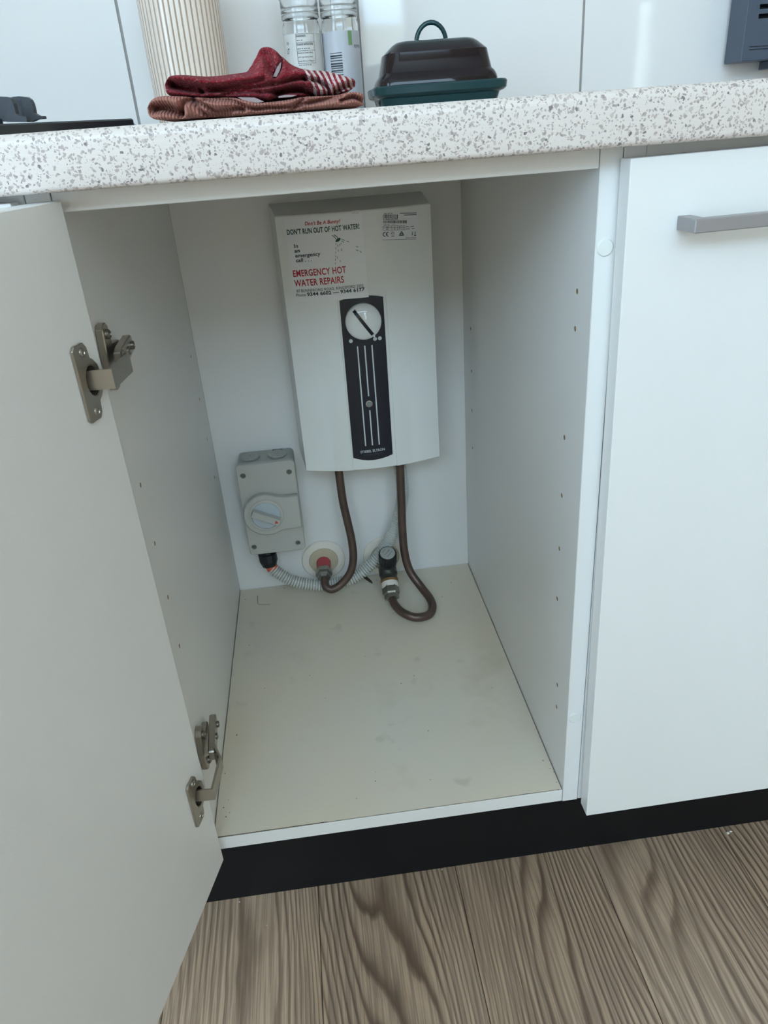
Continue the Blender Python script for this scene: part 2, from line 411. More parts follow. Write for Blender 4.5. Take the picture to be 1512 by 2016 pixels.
def cut(o, geos):
    """carve real recesses (closed world-space shapes) out of a mesh object"""
    bm = bmesh.new()
    for V, F in geos:
        vs = [bm.verts.new(v) for v in V]
        for f in F: bm.faces.new([vs[i] for i in f])
    bmesh.ops.recalc_face_normals(bm, faces=bm.faces)
    mc = bpy.data.meshes.new('cutter'); bm.to_mesh(mc); bm.free(); oc = bpy.data.objects.new('cutter', mc); COL.objects.link(oc)
    md = o.modifiers.new('cut', 'BOOLEAN'); md.object = oc; md.operation = 'DIFFERENCE'; md.solver = 'EXACT'
    bpy.context.view_layer.update()
    m2 = bpy.data.meshes.new_from_object(o.evaluated_get(bpy.context.evaluated_depsgraph_get()))
    o.modifiers.remove(md); bpy.data.objects.remove(oc); bpy.data.meshes.remove(mc); o.data = m2
    return o
def solid(outline, mapf, d0, d1):
    n = len(outline)
    return [mapf(a, b, d0) for a, b in outline]+[mapf(a, b, d1) for a, b in outline], [list(range(n)), list(range(n, 2*n))]+[[i, (i+1) % n, n+(i+1) % n, n+i] for i in range(n)]
def solid_box(x0, x1, y0, y1, z0, z1):
    return solid([(x0, z0), (x1, z0), (x1, z1), (x0, z1)], lambda a, b, d: Vector((a, d, b)), y0, y1)
def empty(name, loc, label, cat, group=None):
    o = bpy.data.objects.new(name, None); COL.objects.link(o); o.location = loc; o.empty_display_size = 0.05
    return tag(o, label, cat, group)
def tag(o, label=None, cat=None, group=None, kind=None):
    for k, v in (('label', label), ('category', cat), ('group', group), ('kind', kind)):
        if v: o[k] = v
    return o
def struct(o): o['kind'] = 'structure'; return o
def lab(o, label): o['label'] = label; return o
def copy_tree(o, parent=None, off=None):
    c = o.copy(); COL.objects.link(c); c.parent = parent
    if off: c.location = o.location+Vector(off)
    for ch in o.children: copy_tree(ch, c)
    return c
def text_geo(body, bold=0.0, shear=0.0):
    """flat text outline as verts/faces, first scaled to unit cap height; returns verts (x, y), faces, width"""
    cu = bpy.data.curves.new('t', 'FONT'); cu.body = body; cu.size = 1.0; cu.space_character = 1.06; cu.offset = bold; cu.shear = shear; cu.resolution_u = 3; cu.fill_mode = 'FRONT'
    o = bpy.data.objects.new('t', cu); me = bpy.data.meshes.new_from_object(o)
    V = [(v.co.x, v.co.y) for v in me.vertices]; F = [list(p.vertices) for p in me.polygons]
    bpy.data.objects.remove(o); bpy.data.meshes.remove(me); bpy.data.curves.remove(cu)
    x0 = min(v[0] for v in V); x1 = max(v[0] for v in V)
    return [((x-x0)/(x1-x0), y/0.73) for x, y in V], F

# ================================================================ THE ROOM
XL, XR, YB, ZC = -1.25, 2.30, 0.555, 2.55
def wall(name, *a, mat='wallpaint'): return struct(box(name, *a, mat, bev=0))
# floor: a sub-floor carrying separate planks
fl = struct(box('floor', XL, XR, Y_FRONT, YB, -0.03, -0.006, 'chip', bev=0))
PW, PL = 0.1792, 1.28
pb = box_geo(-PW/2+0.0004, PW/2-0.0004, -PL/2+0.0004, PL/2-0.0004, -0.006, 0.0, 0.0007)
pl0 = put_bm('plank', pb, 'wood', None)
first = True
x = 0.1010-PW/2-PW*7
i = 0
while x-PW/2 < XR:
    y = YB-PL/2+[0.40, 0.30, 0.11, 0.47, 0.05][i % 5]-0.0
    while y-PL/2 > Y_FRONT-PL:
        p = pl0 if first else pl0.copy()
        if not first: COL.objects.link(p)
        first = False; p.parent = fl; p.location = (x, y, 0)
        y -= PL
    x += PW; i += 1
# walls
wb = wall('wall_back', XL, XR, YB+0.0016, YB+0.11, 0, ZC, mat='grout')
struct(wb)
TW, TG = 0.302, 0.0032
tb = put_bm('tile', box_geo(-TW/2+TG/2, TW/2-TG/2, -0.0007, 0.0008, 0, 0.60, 0.0005, 1), 'tile', None, False)
k = 0
tx = 0.2778+TW/2-TW*5
while tx-TW/2 < XR:
    for z in (0.872, 0.872+0.603, 0.872+1.206):
        p = tb if k == 0 else tb.copy()
        if k: COL.objects.link(p)
        p.parent = wb; p.location = (tx, YB+0.0007, z); k += 1
        p.rotation_euler = (rnd.uniform(-0.0012, 0.0012), 0, rnd.uniform(-0.003, 0.003))
        if z > 2: p.scale = (1, 1, (ZC-z)/0.60)
    tx += TW
wall('wall_right', XR, XR+0.1, Y_FRONT, YB, 0, ZC)
struct(box('ceiling', XL-0.1, XR+0.1, Y_FRONT-0.1, YB+0.11, ZC, ZC+0.1, 'ceilpaint', bev=0))
# wall behind the photographer: strips around three window openings
def wall_with_holes(name, y0, y1, holes):
    xs = sorted({XL-0.1, XR+0.1, *[h[0] for h in holes], *[h[1] for h in holes]}); zs = sorted({0.0, ZC, *[h[2] for h in holes], *[h[3] for h in holes]})
    bm = bmesh.new()
    for a, b in zip(xs, xs[1:]):
        for c, d in zip(zs, zs[1:]):
            if any(h[0] <= a and b <= h[1] and h[2] <= c and d <= h[3] for h in holes): continue
            m = bmesh.ops.create_cube(bm, size=1.0)['verts']
            for v in m: v.co = Vector(((a+b)/2+v.co.x*(b-a), (y0+y1)/2+v.co.y*(y1-y0), (c+d)/2+v.co.z*(d-c)))
    return struct(put_bm(name, bm, 'wallpaint'))
wall_with_holes('wall_front', Y_FRONT-0.1, Y_FRONT, WIN)
yl0, yl1, zl0, zl1 = WIN_LEFT
bm = bmesh.new()
def _b(bm, x0, x1, y0, y1, z0, z1):
    for v in bmesh.ops.create_cube(bm, size=1.0)['verts']: v.co = Vector(((x0+x1)/2+v.co.x*(x1-x0), (y0+y1)/2+v.co.y*(y1-y0), (z0+z1)/2+v.co.z*(z1-z0)))
for y0, y1, z0, z1 in ((Y_FRONT, yl0, 0, ZC), (yl1, YB, 0, ZC), (yl0, yl1, 0, zl0), (yl0, yl1, zl1, ZC)): _b(bm, XL-0.1, XL, y0, y1, z0, z1)
struct(put_bm('wall_left', bm, 'wallpaint'))
bm = bmesh.new()
for y0, y1, z0, z1 in ((yl0, yl0+0.04, zl0, zl1), (yl1-0.04, yl1, zl0, zl1), (yl0+0.04, yl1-0.04, zl0, zl0+0.04), (yl0+0.04, yl1-0.04, zl1-0.04, zl1), ((yl0+yl1)/2-0.02, (yl0+yl1)/2+0.02, zl0+0.04, zl1-0.04)):
    _b(bm, XL-0.08, XL-0.02, y0, y1, z0, z1)
wfl = struct(put_bm('window_3', bm, 'frame_white'))
for y0, y1 in ((yl0+0.04, (yl0+yl1)/2-0.02), ((yl0+yl1)/2+0.02, yl1-0.04)): box('pane', XL-0.052, XL-0.048, y0, y1, zl0+0.04, zl1-0.04, 'pane', wfl, bev=0)
for n_, (x0, x1, z0, z1) in enumerate(WIN):
    t = 0.004 if n_ == 1 else 0.02
    bm = bmesh.new()
    for a, b, c, d in ((x0, x0+t, z0, z1), (x1-t, x1, z0, z1), (x0+t, x1-t, z0, z0+t), (x0+t, x1-t, z1-t, z1)):
        m = bmesh.ops.create_cube(bm, size=1.0)['verts']
        for v in m: v.co = Vector(((a+b)/2+v.co.x*(b-a), Y_FRONT-0.05+v.co.y*0.06, (c+d)/2+v.co.z*(d-c)))
    wf = struct(put_bm('window_%d' % (n_+1 if n_ < 2 else 4), bm, 'frame_white'))
    box('pane', x0+t, x1-t, Y_FRONT-0.052, Y_FRONT-0.048, z0+t, z1-t, 'pane', wf, bev=0)
tag(box('garden_wall', -1.5, 4.0, -4.55, -4.40, -0.2, 1.50, 'ext_wall'), 'cream rendered garden wall standing outside beyond the kitchen windows', 'wall')

# ================================================================ BENCHTOP
ZB0, ZB1 = 0.8372, 0.8735
def bench():
    r1, r2, y0, y1 = 0.0045, 0.004, -0.035, YB-0.001
    prof = [(y1, ZB0), (y1, ZB1)]
    r1 = 0.007
    for k in range(7): a = PI/2*k/6; prof.append((y0+r1-r1*math.sin(a), ZB1-r1+r1*math.cos(a)))
    for k in range(5): a = PI/2*k/4; prof.append((y0+r2-r2*math.cos(a), ZB0+r2-r2*math.sin(a)))
    n = len(prof); V = [(XL+0.001, a, b) for a, b in prof]+[(XR-0.001, a, b) for a, b in prof]
    F = [list(range(n)), list(range(n, 2*n))]+[[i, (i+1) % n, n+(i+1) % n, n+i] for i in range(n)]
    return put('benchtop', V, F, 'stone', None, True, flat_angle=30)
tag(bench(), 'white speckled stone kitchen benchtop with softly rounded front edge', 'benchtop')
kb = box('kickboard', XL+0.001, XR-0.001, 0.050, 0.066, 0.0, 0.1525, 'kick')
tag(kb, 'black kickboard running along the floor beneath the white cabinets', 'kickboard')

# ================================================================ OPEN CABINET
W, D, ZF, PT = 0.4005, 0.5128, 0.171, 0.0175
cab = empty('base_cabinet', (W/2, D/2, 0.153), 'open white base cabinet holding the water heater, its door swung wide', 'cabinet', )
ZT = ZB0-0.0004
def panel_with_holes(name, x0, x1, holes, inner):
    """side panel drilled with shelf-pin holes on its inner face (inner = +1 when it faces +x)"""
    V, F, fm = [], [], []
    bm = bmesh.new(); bmesh.ops.create_cube(bm, size=1.0)
    for v in bm.verts: v.co = Vector(((x0+x1)/2+v.co.x*(x1-x0), D/2+v.co.y*D, (0.153+ZT)/2+v.co.z*(ZT-0.153)))
    me = bpy.data.meshes.new(name); bm.to_mesh(me); bm.free()
    me.materials.append(M['laminate']); me.materials.append(M['chip'])
    o = bpy.data.objects.new(name, me); COL.objects.link(o)
    bm = bmesh.new(); xi = x1 if inner > 0 else x0
    for (y, z) in holes:
        Vh, Fh = lathe_geo((xi+inner*0.003, y, z), (-inner, 0, 0), [(0, 0), (0.0025, 0), (0.0025, 0.012), (0, 0.012)], 12)
        vs = [bm.verts.new(v) for v in Vh]
        for f in Fh: bm.faces.new([vs[i] for i in f])
    bmesh.ops.recalc_face_normals(bm, faces=bm.faces)
    mc = bpy.data.meshes.new('c'); bm.to_mesh(mc); bm.free(); oc = bpy.data.objects.new('c', mc); COL.objects.link(oc)
    md = o.modifiers.new('b', 'BOOLEAN'); md.object = oc; md.operation = 'DIFFERENCE'; md.solver = 'EXACT'
    bpy.context.view_layer.update(); dg = bpy.context.evaluated_depsgraph_get()
    m2 = bpy.data.meshes.new_from_object(o.evaluated_get(dg))
    V = [v.co.copy() for v in m2.vertices]; F = [list(p.vertices) for p in m2.polygons]
    lo, hi = min(x0, x1)+1e-5, max(x0, x1)-1e-5
    fm = [1 if (lo < p.center.x < hi and 0.004 < p.center.y < D-0.004 and 0.16 < p.center.z < ZT-0.004) else 0 for p in m2.polygons]
    bpy.data.objects.remove(o); bpy.data.objects.remove(oc)
    return put(name, V, F, None, cab, False, mats=['laminate', 'chip'], fm=fm)
HR = [(0.0348, 0.7262), (0.0352, 0.6942), (0.0495, 0.587), (0.0494, 0.5253), (0.0494, 0.4642), (0.0490, 0.4028), (0.0355, 0.2960), (0.0345, 0.2650)]
HR += [(0.463, 0.5960), (0.463, 0.5330), (0.4634, 0.4716), (0.4637, 0.4098)]
HL = [(0.0528, 0.5835), (0.0534, 0.521), (0.0540, 0.4585), (0.0530, 0.3987), (0.4645, 0.5942), (0.468, 0.5303), (0.470, 0.4668), (0.470, 0.4050)]
spr = panel_with_holes('side_panel', W, W+PT, HR, -1)
spl = panel_with_holes('side_panel', -PT, 0.0, HL, 1)
box('edge_strip', W+0.0002, W+PT-0.0002, -0.0008, -0.0001, 0.1532, ZT-0.0002, 'edging', spr, bev=0.0002)
box('edge_strip', -PT+0.0002, -0.0002, -0.0008, -0.0001, 0.1532, ZT-0.0002, 'edging', spl, bev=0.0002)
box('back_panel', 0.0002, W-0.0002, D, D+0.006, 0.153, ZT, 'laminate', cab, bev=0)
bp = lab(box('base_panel', 0.0012, W-0.0012, 0.0012, D-0.0010, 0.153, ZF, 'base', cab, bev=0.0002), 'yellowed stained base panel')
box('edge_strip', 0.0006, W-0.0006, 0.0, 0.0009, 0.1532, ZF-0.0003, 'edging', bp, bev=0.0002)
box('front_rail', 0.0005, W-0.0005, 0.0, 0.095, 0.8228, ZT, 'laminate', cab, bev=0.0005)
box('rear_rail', 0.0005, W-0.0005, D-0.09, D-0.001, 0.8190, ZT, 'laminate', cab, bev=0.0005)
# chipped brown line along the front edge of the base
wv = []; wf = []
xs = [0.002+(W-0.004)*i/80 for i in range(81)]
for i, x in enumerate(xs):
    tk = 0.0003+0.0007*max(0, mnoise.noise(Vector((x*60, 0, 0))))+(0.0006 if x < 0.13 else 0.0)
    wv += [(x, 0.0009, ZF+0.00012), (x, 0.0010+tk, ZF+0.00012)]
wf = [[2*i, 2*i+2, 2*i+3, 2*i+1] for i in range(80)]
lab(put('worn_edge', wv, wf, 'worn', bp), 'brown chipped line along the front edge')
# pencil mark
pm = [at(507, 1172, 'z', ZF+0.0002), at(507.5, 1188, 'z', ZF+0.0002), at(510, 1190, 'z', ZF+0.0002), at(532, 1190, 'z', ZF+0.0002)]
V, F = tube_geo(pm, 0.0006, 4); V = [Vector((v.x, v.y, ZF+0.0001+max(0, (v.z-ZF))*0.15)) for v in V]
lab(put('pencil_mark', V, F, 'ink_mid', bp), 'L-shaped pencil mark')
# door bumpers on the front edge of the right-hand panel
for (u, v) in ((1190, 487), (1131, 1412)):
    c = py_(u, v, 0.0)
    lathe('door_bumper', (c.x, -0.0008, c.z), (0, -1, 0), [(0.0067, -0.0002), (0.0067, 0.0006), (0.006, 0.0012), (0, 0.0014)], 'bumper', cab, 28)
# open door, hinged at the left
DO = Vector((0.0100, -0.0127, 0.1513)); DH, DW, DT = 0.680, 0.432, 0.018
DANG = math.radians(105.86); DE = Vector((math.cos(DANG), -math.sin(DANG), 0)); DN = Vector((math.sin(DANG), math.cos(DANG), 0))
def dmap(d, z, off): return DO+DE*d+DN*off+Vector((0, 0, z-DO.z))
door = prism('door', [(0, DO.z), (DW, DO.z), (DW, DO.z+DH), (0, DO.z+DH)], dmap, 0.0, -DT, 'door_inner', cab, bev=0.0008)
lab(door, 'white door standing open, seen from its inner side')
hb = 0.0
prism('handle', [(DW-0.075, DO.z+DH-0.050), (DW-0.063, DO.z+DH-0.050), (DW-0.063, DO.z+DH-0.25), (DW-0.075, DO.z+DH-0.25)], dmap, -DT-0.0002, -DT-0.03, 'handle', door, bev=0.0015)

def hinge(zc, tilt):
    h = empty_part('hinge', cab)
    # flange screwed to the door, with the round cup lobe
    out = []
    L, wd = 0.0290, 0.0085
    d0 = 0.0225
    for k in range(9):
        a = PI/2*k/8
    pts = [(d0+0.0145, L-0.003), (d0+0.0115, L), (d0-0.001, L), (d0-0.0045, L-0.004), (d0-0.0055, 0.0165), (d0-0.009, 0.0145), (d0-0.0135, 0.0095), (d0-0.0155, 0.0), (d0-0.0135, -0.0095),
           (d0-0.009, -0.0145), (d0-0.0055, -0.0165), (d0-0.0045, -L+0.004), (d0-0.001, -L), (d0+0.0115, -L), (d0+0.0145, -L+0.003)]
    pl = prism('cup_plate', [(a, zc+b) for a, b in pts], dmap, 0.0001, 0.0026, 'nickel', h, bev=0.0006)
    # sunk cup: the plate and the door are bored, a metal bowl sits in the bore
    el = lambda k_: [(d0-0.002+(0.0095+k_)*math.cos(2*PI*k/24), zc+(0.0125+k_)*math.sin(2*PI*k/24)) for k in range(24)]
    for ob in (pl, door): cut(ob, [solid(el(0.0), dmap, 0.006, -0.0120)])
    V = []; F = []
    for k_, off in ((-0.0002, 0.0024), (-0.0002, -0.0115), (-0.0010, 0.0024), (-0.0010, -0.0105)): V += [dmap(a, b, off) for a, b in el(k_)]
    for k in range(24):
        q = (k+1) % 24; F += [[k, q, 24+q, 24+k], [k, q, 48+q, 48+k], [48+k, 48+q, 72+q, 72+k]]
    F += [list(range(24, 48)), list(range(72, 96))]
    put('cup', V, F, 'nickel', h)
    for s in (-1, 1):
        c = dmap(d0+0.003, zc+s*0.0225, 0.0026)
        lathe('screw', c, DN, [(0.0036, -0.0002), (0.0034, 0.0007), (0.0022, 0.0011), (0.0018, 0.0004), (0, 0.0004)], 'nickel', h, 16)
    # bent link from the cup to the arm
    hy = 0.0075
    a0 = dmap(d0-0.001, zc, -0.0070); a1 = dmap(d0-0.006, zc, 0.016); a2 = Vector((0.0255, 0.010, zc)); a3 = Vector((0.0175, 0.030, zc))
    path = [a0, a1, a2, a3]; V = []; F = []
    for i, p in enumerate(path):
        tg = (path[min(i+1, 3)]-path[max(i-1, 0)]).normalized(); nn = Vector((0, 0, 1)).cross(tg).normalized()
        for sz in (-1, 1):
            for sn in (-1, 1): V.append(p+Vector((0, 0, sz*hy))+nn*sn*0.0013)
    for i in range(3):
        b = i*4
        for q in ((0, 1, 5, 4), (1, 3, 7, 5), (3, 2, 6, 7), (2, 0, 4, 6)): F.append([b+q[0], b+q[1], b+q[2], b+q[3]])
    F += [[0, 1, 3, 2], [12, 13, 15, 14]]
    put('link', V, F, 'nickel', h)
    # arm channel lying over the mounting plate on the side panel
    arm = prism('arm', [(0.020, 0.0065), (0.032, 0.0085), (0.078, 0.0075), (0.081, 0.005), (0.081, -0.005), (0.078, -0.0075), (0.032, -0.0085), (0.020, -0.0065)],
                lambda a, b, d: Vector((d+0.004*(1-(a-0.02)/0.06), a, zc+b)), 0.0075, 0.0150, 'nickel', h, bev=0.0012)
    for yy, rr in ((0.050, 0.0036), (0.069, 0.0036)):
        lathe('adjusting_screw', (0.0165, yy, zc), (1, 0, 0), [(rr, -0.002), (rr, 0.0018), (rr*0.6, 0.0022), (rr*0.5, 0.0012), (0, 0.0012)], 'nickel_dark', h, 14)
    # mounting plate with two screw wings
    prism('mounting_plate', [(0.026, 0.024), (0.031, 0.0275), (0.039, 0.0275), (0.044, 0.024), (0.046, 0.009), (0.070, 0.006), (0.070, -0.006), (0.046, -0.009), (0.044, -0.024), (0.039, -0.0275), (0.031, -0.0275), (0.026, -0.024), (0.022, 0.0)],
          lambda a, b, d: Vector((d, a, zc+b)), 0.0002, 0.0065, 'nickel', h, bev=0.0008)
    for s in (-1, 1):
        lathe('plate_screw', (0.0065, 0.035, zc+s*0.0185), (1, 0, 0), [(0.0042, -0.001), (0.0040, 0.0022), (0.0026, 0.0032), (0.0022, 0.0020), (0, 0.0020)], 'nickel_dark', h, 16)
    # spring barrel between cup and arm
    lathe('pivot_pin', (0.0215, 0.0125, zc-0.009), (0, 0, 1), [(0, 0), (0.0022, 0), (0.0022, 0.018), (0, 0.018)], 'nickel_dark', h, 12)
    return h
def empty_part(name, parent):
    o = bpy.data.objects.new(name, None); COL.objects.link(o); o.parent = parent; o.empty_display_size = 0.02; return o
hinge(0.7085, 0); hinge(0.2735, 0)

# ================================================================ CLOSED CABINETS
def closed_unit(x0, wdt, label, rotz=0.0, zt=0.829, hx=0.036, hl=0.20):
    """closed cabinet: carcass, front door, bar handle; returns root"""
    r = empty('closed_cabinet', (x0+wdt/2, D/2, 0.153), label, 'cabinet', 'closed white base cabinets along the wall')
    box('side_panel', x0, x0+0.0175, 0.0, D, 0.153, ZT, 'laminate', r)
    box('side_panel', x0+wdt-0.0175, x0+wdt, 0.0, D, 0.153, ZT, 'laminate', r)
    box('front_rail', x0+0.0178, x0+wdt-0.0178, 0.0005, 0.095, 0.8205, ZT, 'laminate', r)
    box('base_panel', x0+0.0178, x0+wdt-0.0178, 0.0005, D-0.001, 0.153, 0.171, 'laminate', r)
    box('back_panel', x0+0.0178, x0+wdt-0.0178, D-0.006, D, 0.172, ZT, 'laminate', r)
    dx0, dx1, dz0, dz1 = x0-0.0005, x0+wdt-(0.0065 if rotz else 0.0025), 0.1490, zt
    rot = Matrix.Translation(((dx0), 0, 0.49)) @ Matrix.Rotation(-rotz, 4, 'Y') @ Matrix.Translation((-dx0, 0, -0.49)) if rotz else None
    d = box('door', dx0, dx1, -0.0220, -0.0030, dz0, dz1, 'laminate_gloss', r, bev=0.0008, seg=2, rot=rot)
    bm = box_geo(dx0+hx, dx0+hx+hl, -0.0505, -0.0410, dz1-0.0520, dz1-0.0422, 0.0008)
    for xx in (dx0+hx, dx0+hx+hl-0.010):
        b2 = box_geo(xx, xx+0.010, -0.0415, -0.0220, dz1-0.0520, dz1-0.0422, 0.0004)
        me = bpy.data.meshes.new('q'); b2.to_mesh(me); b2.free(); bm.from_mesh(me); bpy.data.meshes.remove(me)
    if rot: bm.transform(rot)
    put_bm('handle', bm, 'handle', d)
    return r
closed_unit(W+PT+0.0008, 0.450, 'closed white cabinet with grey bar handle, hung next to the open one', rotz=0.0095, hx=0.0395)
b_ = W+PT+0.0008+0.4508
for k, nm in enumerate(('second', 'third', 'fourth')):
    closed_unit(b_+k*0.4508, 0.450 if k < 2 else XR-b_-k*0.4508-0.003, '%s closed white cabinet along from the open cabinet, past the handled door' % nm)
closed_unit(-PT-0.0008-0.600, 0.600, 'closed white cabinet under the gas cooktop, behind the open door', zt=0.8325, hx=0.2)
closed_unit(XL+0.002, (-PT-0.0008-0.600)-XL-0.003, 'closed white end cabinet against the side wall past the cooktop', zt=0.8325, hx=0.2)

# ================================================================ WATER HEATER
HX0, HX1, HZ0, HZ1 = 0.142, 0.342, 0.4170, 0.7715
HXC = (HX0+HX1)/2
def yf(x): return 0.4065+1.95*(x-HXC)**2
heater = empty('water_heater', (HXC, D, HZ0), 'white wall-mounted instantaneous water heater inside the open cabinet', 'water heater')
STEP = 0.0014
def heater_shell():
    N = 40; V = []; F = []
    GX0, GX1 = 0.2105, 0.2752        # centre strip set back by a small step
    def row(z, top):
        pts = []
        xs = [HX0+(HX1-HX0)*i/N for i in range(N+1)]
        for gx in (GX0, GX1): xs += [gx-0.0003, gx+0.0003]
        for x in sorted(xs):
            step = 0.0014 if GX0 < x < GX1 else 0.0
            pts.append((x, yf(x)+step))
        return pts
    fr = row(0, 0); n = len(fr)
    # loop: front points then back corners; lower and upper rings. back is a little wider and higher
    def ring(z, zb, inset=0.0, st=1.0):
        r = []
        for (x, y) in fr:
            y -= (1-st)*(STEP if GX0 < x < GX1 else 0.0)
            r.append(Vector((HXC+(x-HXC)*(1-inset/0.1), y+inset*0.6, z)))
        for k in range(1, 5):
            t = k/4; r.append(Vector((HX1-inset+t*(0.0020+inset), yf(HX1)+t*(D-0.0005-yf(HX1)), z+(zb-z)*t)))
        for k in range(0, 5):
            t = 1-k/4
            if k == 4: break
            r.append(Vector((HX0+inset-t*(0.0090+inset), yf(HX0)+t*(D-0.0005-yf(HX0)), z+(zb-z)*t)))
        return r
    rings = [ring(HZ0+0.0008, HZ0, 0.0008), ring(HZ0+0.002, HZ0), ring(0.6660, 0.6685), ring(0.6700, 0.6725, 0.0, 0.0), ring(HZ1-0.0015, HZ1+0.008, 0.0, 0.0), ring(HZ1, HZ1+0.0085, 0.0012, 0.0)]
    m = len(rings[0])
    for r in rings: V += r
    for k in range(len(rings)-1):
        for i in range(m):
            j = (i+1) % m; F.append([k*m+i, k*m+j, (k+1)*m+j, (k+1)*m+i])
    F.append(list(range(m))); F.append(list(range((len(rings)-1)*m, len(rings)*m)))
    return put('casing', V, F, 'heater', heater, True, flat_angle=25)
casing = heater_shell()
def hxz(u, v, step=0.0):
    """pixel -> (x, z) on the bowed heater front"""
    y = 0.41
    for _ in range(8):
        p = at(u, v, 'y', y); y = yf(p.x)+step
    return p.x, p.z
def hw(x, z, eps): return Vector((x, yf(x)-eps, z))
def front_poly(name, pxs, eps, thick, mat, parent, step=0.0, cols=14):
    """convex-ish outline in pixels laid over the bowed front as a curved slab"""
    pts = [hxz(u, v, step) for u, v in pxs]
    bm = bmesh.new(); vs = [bm.verts.new((x, 0, z)) for x, z in pts]; f = bm.faces.new(vs)
    xs0, xs1 = min(p[0] for p in pts), max(p[0] for p in pts)
    for i in range(1, cols):
        xx = xs0+(xs1-xs0)*i/cols
        bmesh.ops.bisect_plane(bm, geom=bm.verts[:]+bm.edges[:]+bm.faces[:], plane_co=(xx, 0, 0), plane_no=(1, 0, 0))
    if thick:
        ex = bmesh.ops.extrude_face_region(bm, geom=bm.faces[:]); top = {v for v in ex['geom'] if isinstance(v, bmesh.types.BMVert)}
    else: top = set(bm.verts)
    for v in bm.verts:
        v.co = hw(v.co.x, v.co.z, (eps+thick if v in top else eps)-step)
    return put_bm(name, bm, mat, parent)
def front_text(name, body, a, b, cap, mat, parent, eps, bold=0.0, shear=0.0, step=0.0):
    """a, b: pixel ends of the baseline; cap: cap height in pixels"""
    G, F = text_geo(body, bold, shear); ax, az = hxz(*a, step); bx, bz = hxz(*b, step)
    cx, cz = hxz(a[0]-0.11*cap, a[1]-cap, step); h = cz-az
    dx, dz = bx-ax, bz-az; L = math.hypot(dx, dz); ux, uz = dx/L, dz/L
    V = [hw(ax+ux*L*g-uz*h*q, az+uz*L*g+ux*h*q, eps-step) for g, q in G]
    return put(name, V, F, mat, parent)
def front_line(name, pxs, wpx, mat, parent, eps, step=0.0):
    V = []; F = []
    pxs = [(a[0]+(b[0]-a[0])*i/5, a[1]+(b[1]-a[1])*i/5) for a, b in zip(pxs, pxs[1:]) for i in range(5)]+[pxs[-1]]
    P = [Vector((*hxz(u, v, step), 0)) for u, v in pxs]; w2 = wpx*0.00037
    for i, p in enumerate(P):
        t = (P[min(i+1, len(P)-1)]-P[max(i-1, 0)]).normalized(); n = Vector((-t.y, t.x, 0))
        for s in (-1, 1): q = p+n*s*w2; V.append(hw(q.x, q.y, eps-step))
    for i in range(len(P)-1): F.append([2*i, 2*i+2, 2*i+3, 2*i+1])
    return put(name, V, F, mat, parent)
def front_disc(name, c, rpx, mat, parent, eps, h, step=0.0, prof=None, seg=28):
    x, z = hxz(*c, step); r = rpx*0.000695; c3 = hw(x, z, eps-step)
    return lathe(name, c3, (0, -1, 0.0), prof(r) if prof else [(r, -0.0004), (r, h), (r*0.9, h+0.0001), (0, h+0.0001)], mat, parent, seg)
# control panel
top = []; bot = []
for i in range(9):
    t = i/8; arc = 4*t*(1-t)
    top.append((668+t*(754-668), 592+t*(584-592)-arc*6)); bot.append((773+t*(695.5-773), 893.5+t*(901-893.5)+arc*8))
cpanel = front_poly('control_panel', top+bot, 0.0002, 0.0008, 'navy', heater, STEP)
lab(cpanel, 'dark navy control strip')
PE = 0.0013
dial = front_disc('dial', (715, 632), 34.8, 'knobwhite', heater, 0.001, 0, STEP, prof=lambda r: [(r, -0.0006), (r, 0.0035), (r*0.985, 0.0050), (r*0.93, 0.0066), (r*0.8, 0.0088), (r*0.6, 0.0106), (r*0.35, 0.0117), (0, 0.0121)], seg=56)
dx_, dz_ = hxz(715, 632, STEP)
def bar_on_dome(a, b, wd):
    V = []; F = []; n = 18; R = 34.8*0.000695
    A = Vector((*hxz(*a, STEP), 0)); B = Vector((*hxz(*b, STEP), 0)); t = (B-A).normalized(); nn = Vector((-t.y, t.x, 0))
    for i in range(n+1):
        p = A.lerp(B, i/n)
        for s in (-1, 1):
            q = p+nn*s*wd; rr = min(1.0, math.hypot(q.x-dx_, q.y-dz_)/R)
            hgt = 0.0121*(1-rr**3.2)+0.0035*rr**3.2
            base = yf(dx_)+STEP-0.001
            V.append(Vector((q.x, base-hgt-0.0011, q.y))); V.append(Vector((q.x, base-hgt+0.002, q.y)))
    for i in range(n):
        k = 4*i
        F += [[k, k+4, k+6, k+2], [k+1, k+3, k+7, k+5], [k, k+1, k+5, k+4], [k+2, k+6, k+7, k+3]]
    F += [[0, 2, 3, 1], [4*n, 4*n+1, 4*n+3, 4*n+2]]
    return put('pointer_bar', V, F, 'navy', dial)
bar_on_dome((693.5, 606.5), (737, 661), 0.0022)
xd, zd = hxz(735.5, 659, STEP)
lathe('pointer_dot', (xd, yf(dx_)+STEP-0.0072, zd), (0, -1, 0), [(0.0015, -0.001), (0.0015, 0.0003), (0, 0.0004)], 'knobwhite', dial, 14)
for c, r in (((690.7, 671.2), 3.8), ((738.2, 666.8), 3.8), ((747.6, 665.6), 3.8)):
    front_disc('setting_dot', c, r, 'printgrey', cpanel, PE-0.0002, 0.0001, STEP, seg=18)
for a, b in (((703.6, 681.5), (719.8, 877.5)), ((717.8, 680), (725.6, 779.5)), ((727.8, 807), (733.2, 876)), ((732, 678.5), (746.6, 874.5))):
    n = 8; front_line('groove_line', [(a[0]+(b[0]-a[0])*i/n, a[1]+(b[1]-a[1])*i/n) for i in range(n+1)], 2.4, 'printgrey', cpanel, PE, STEP)
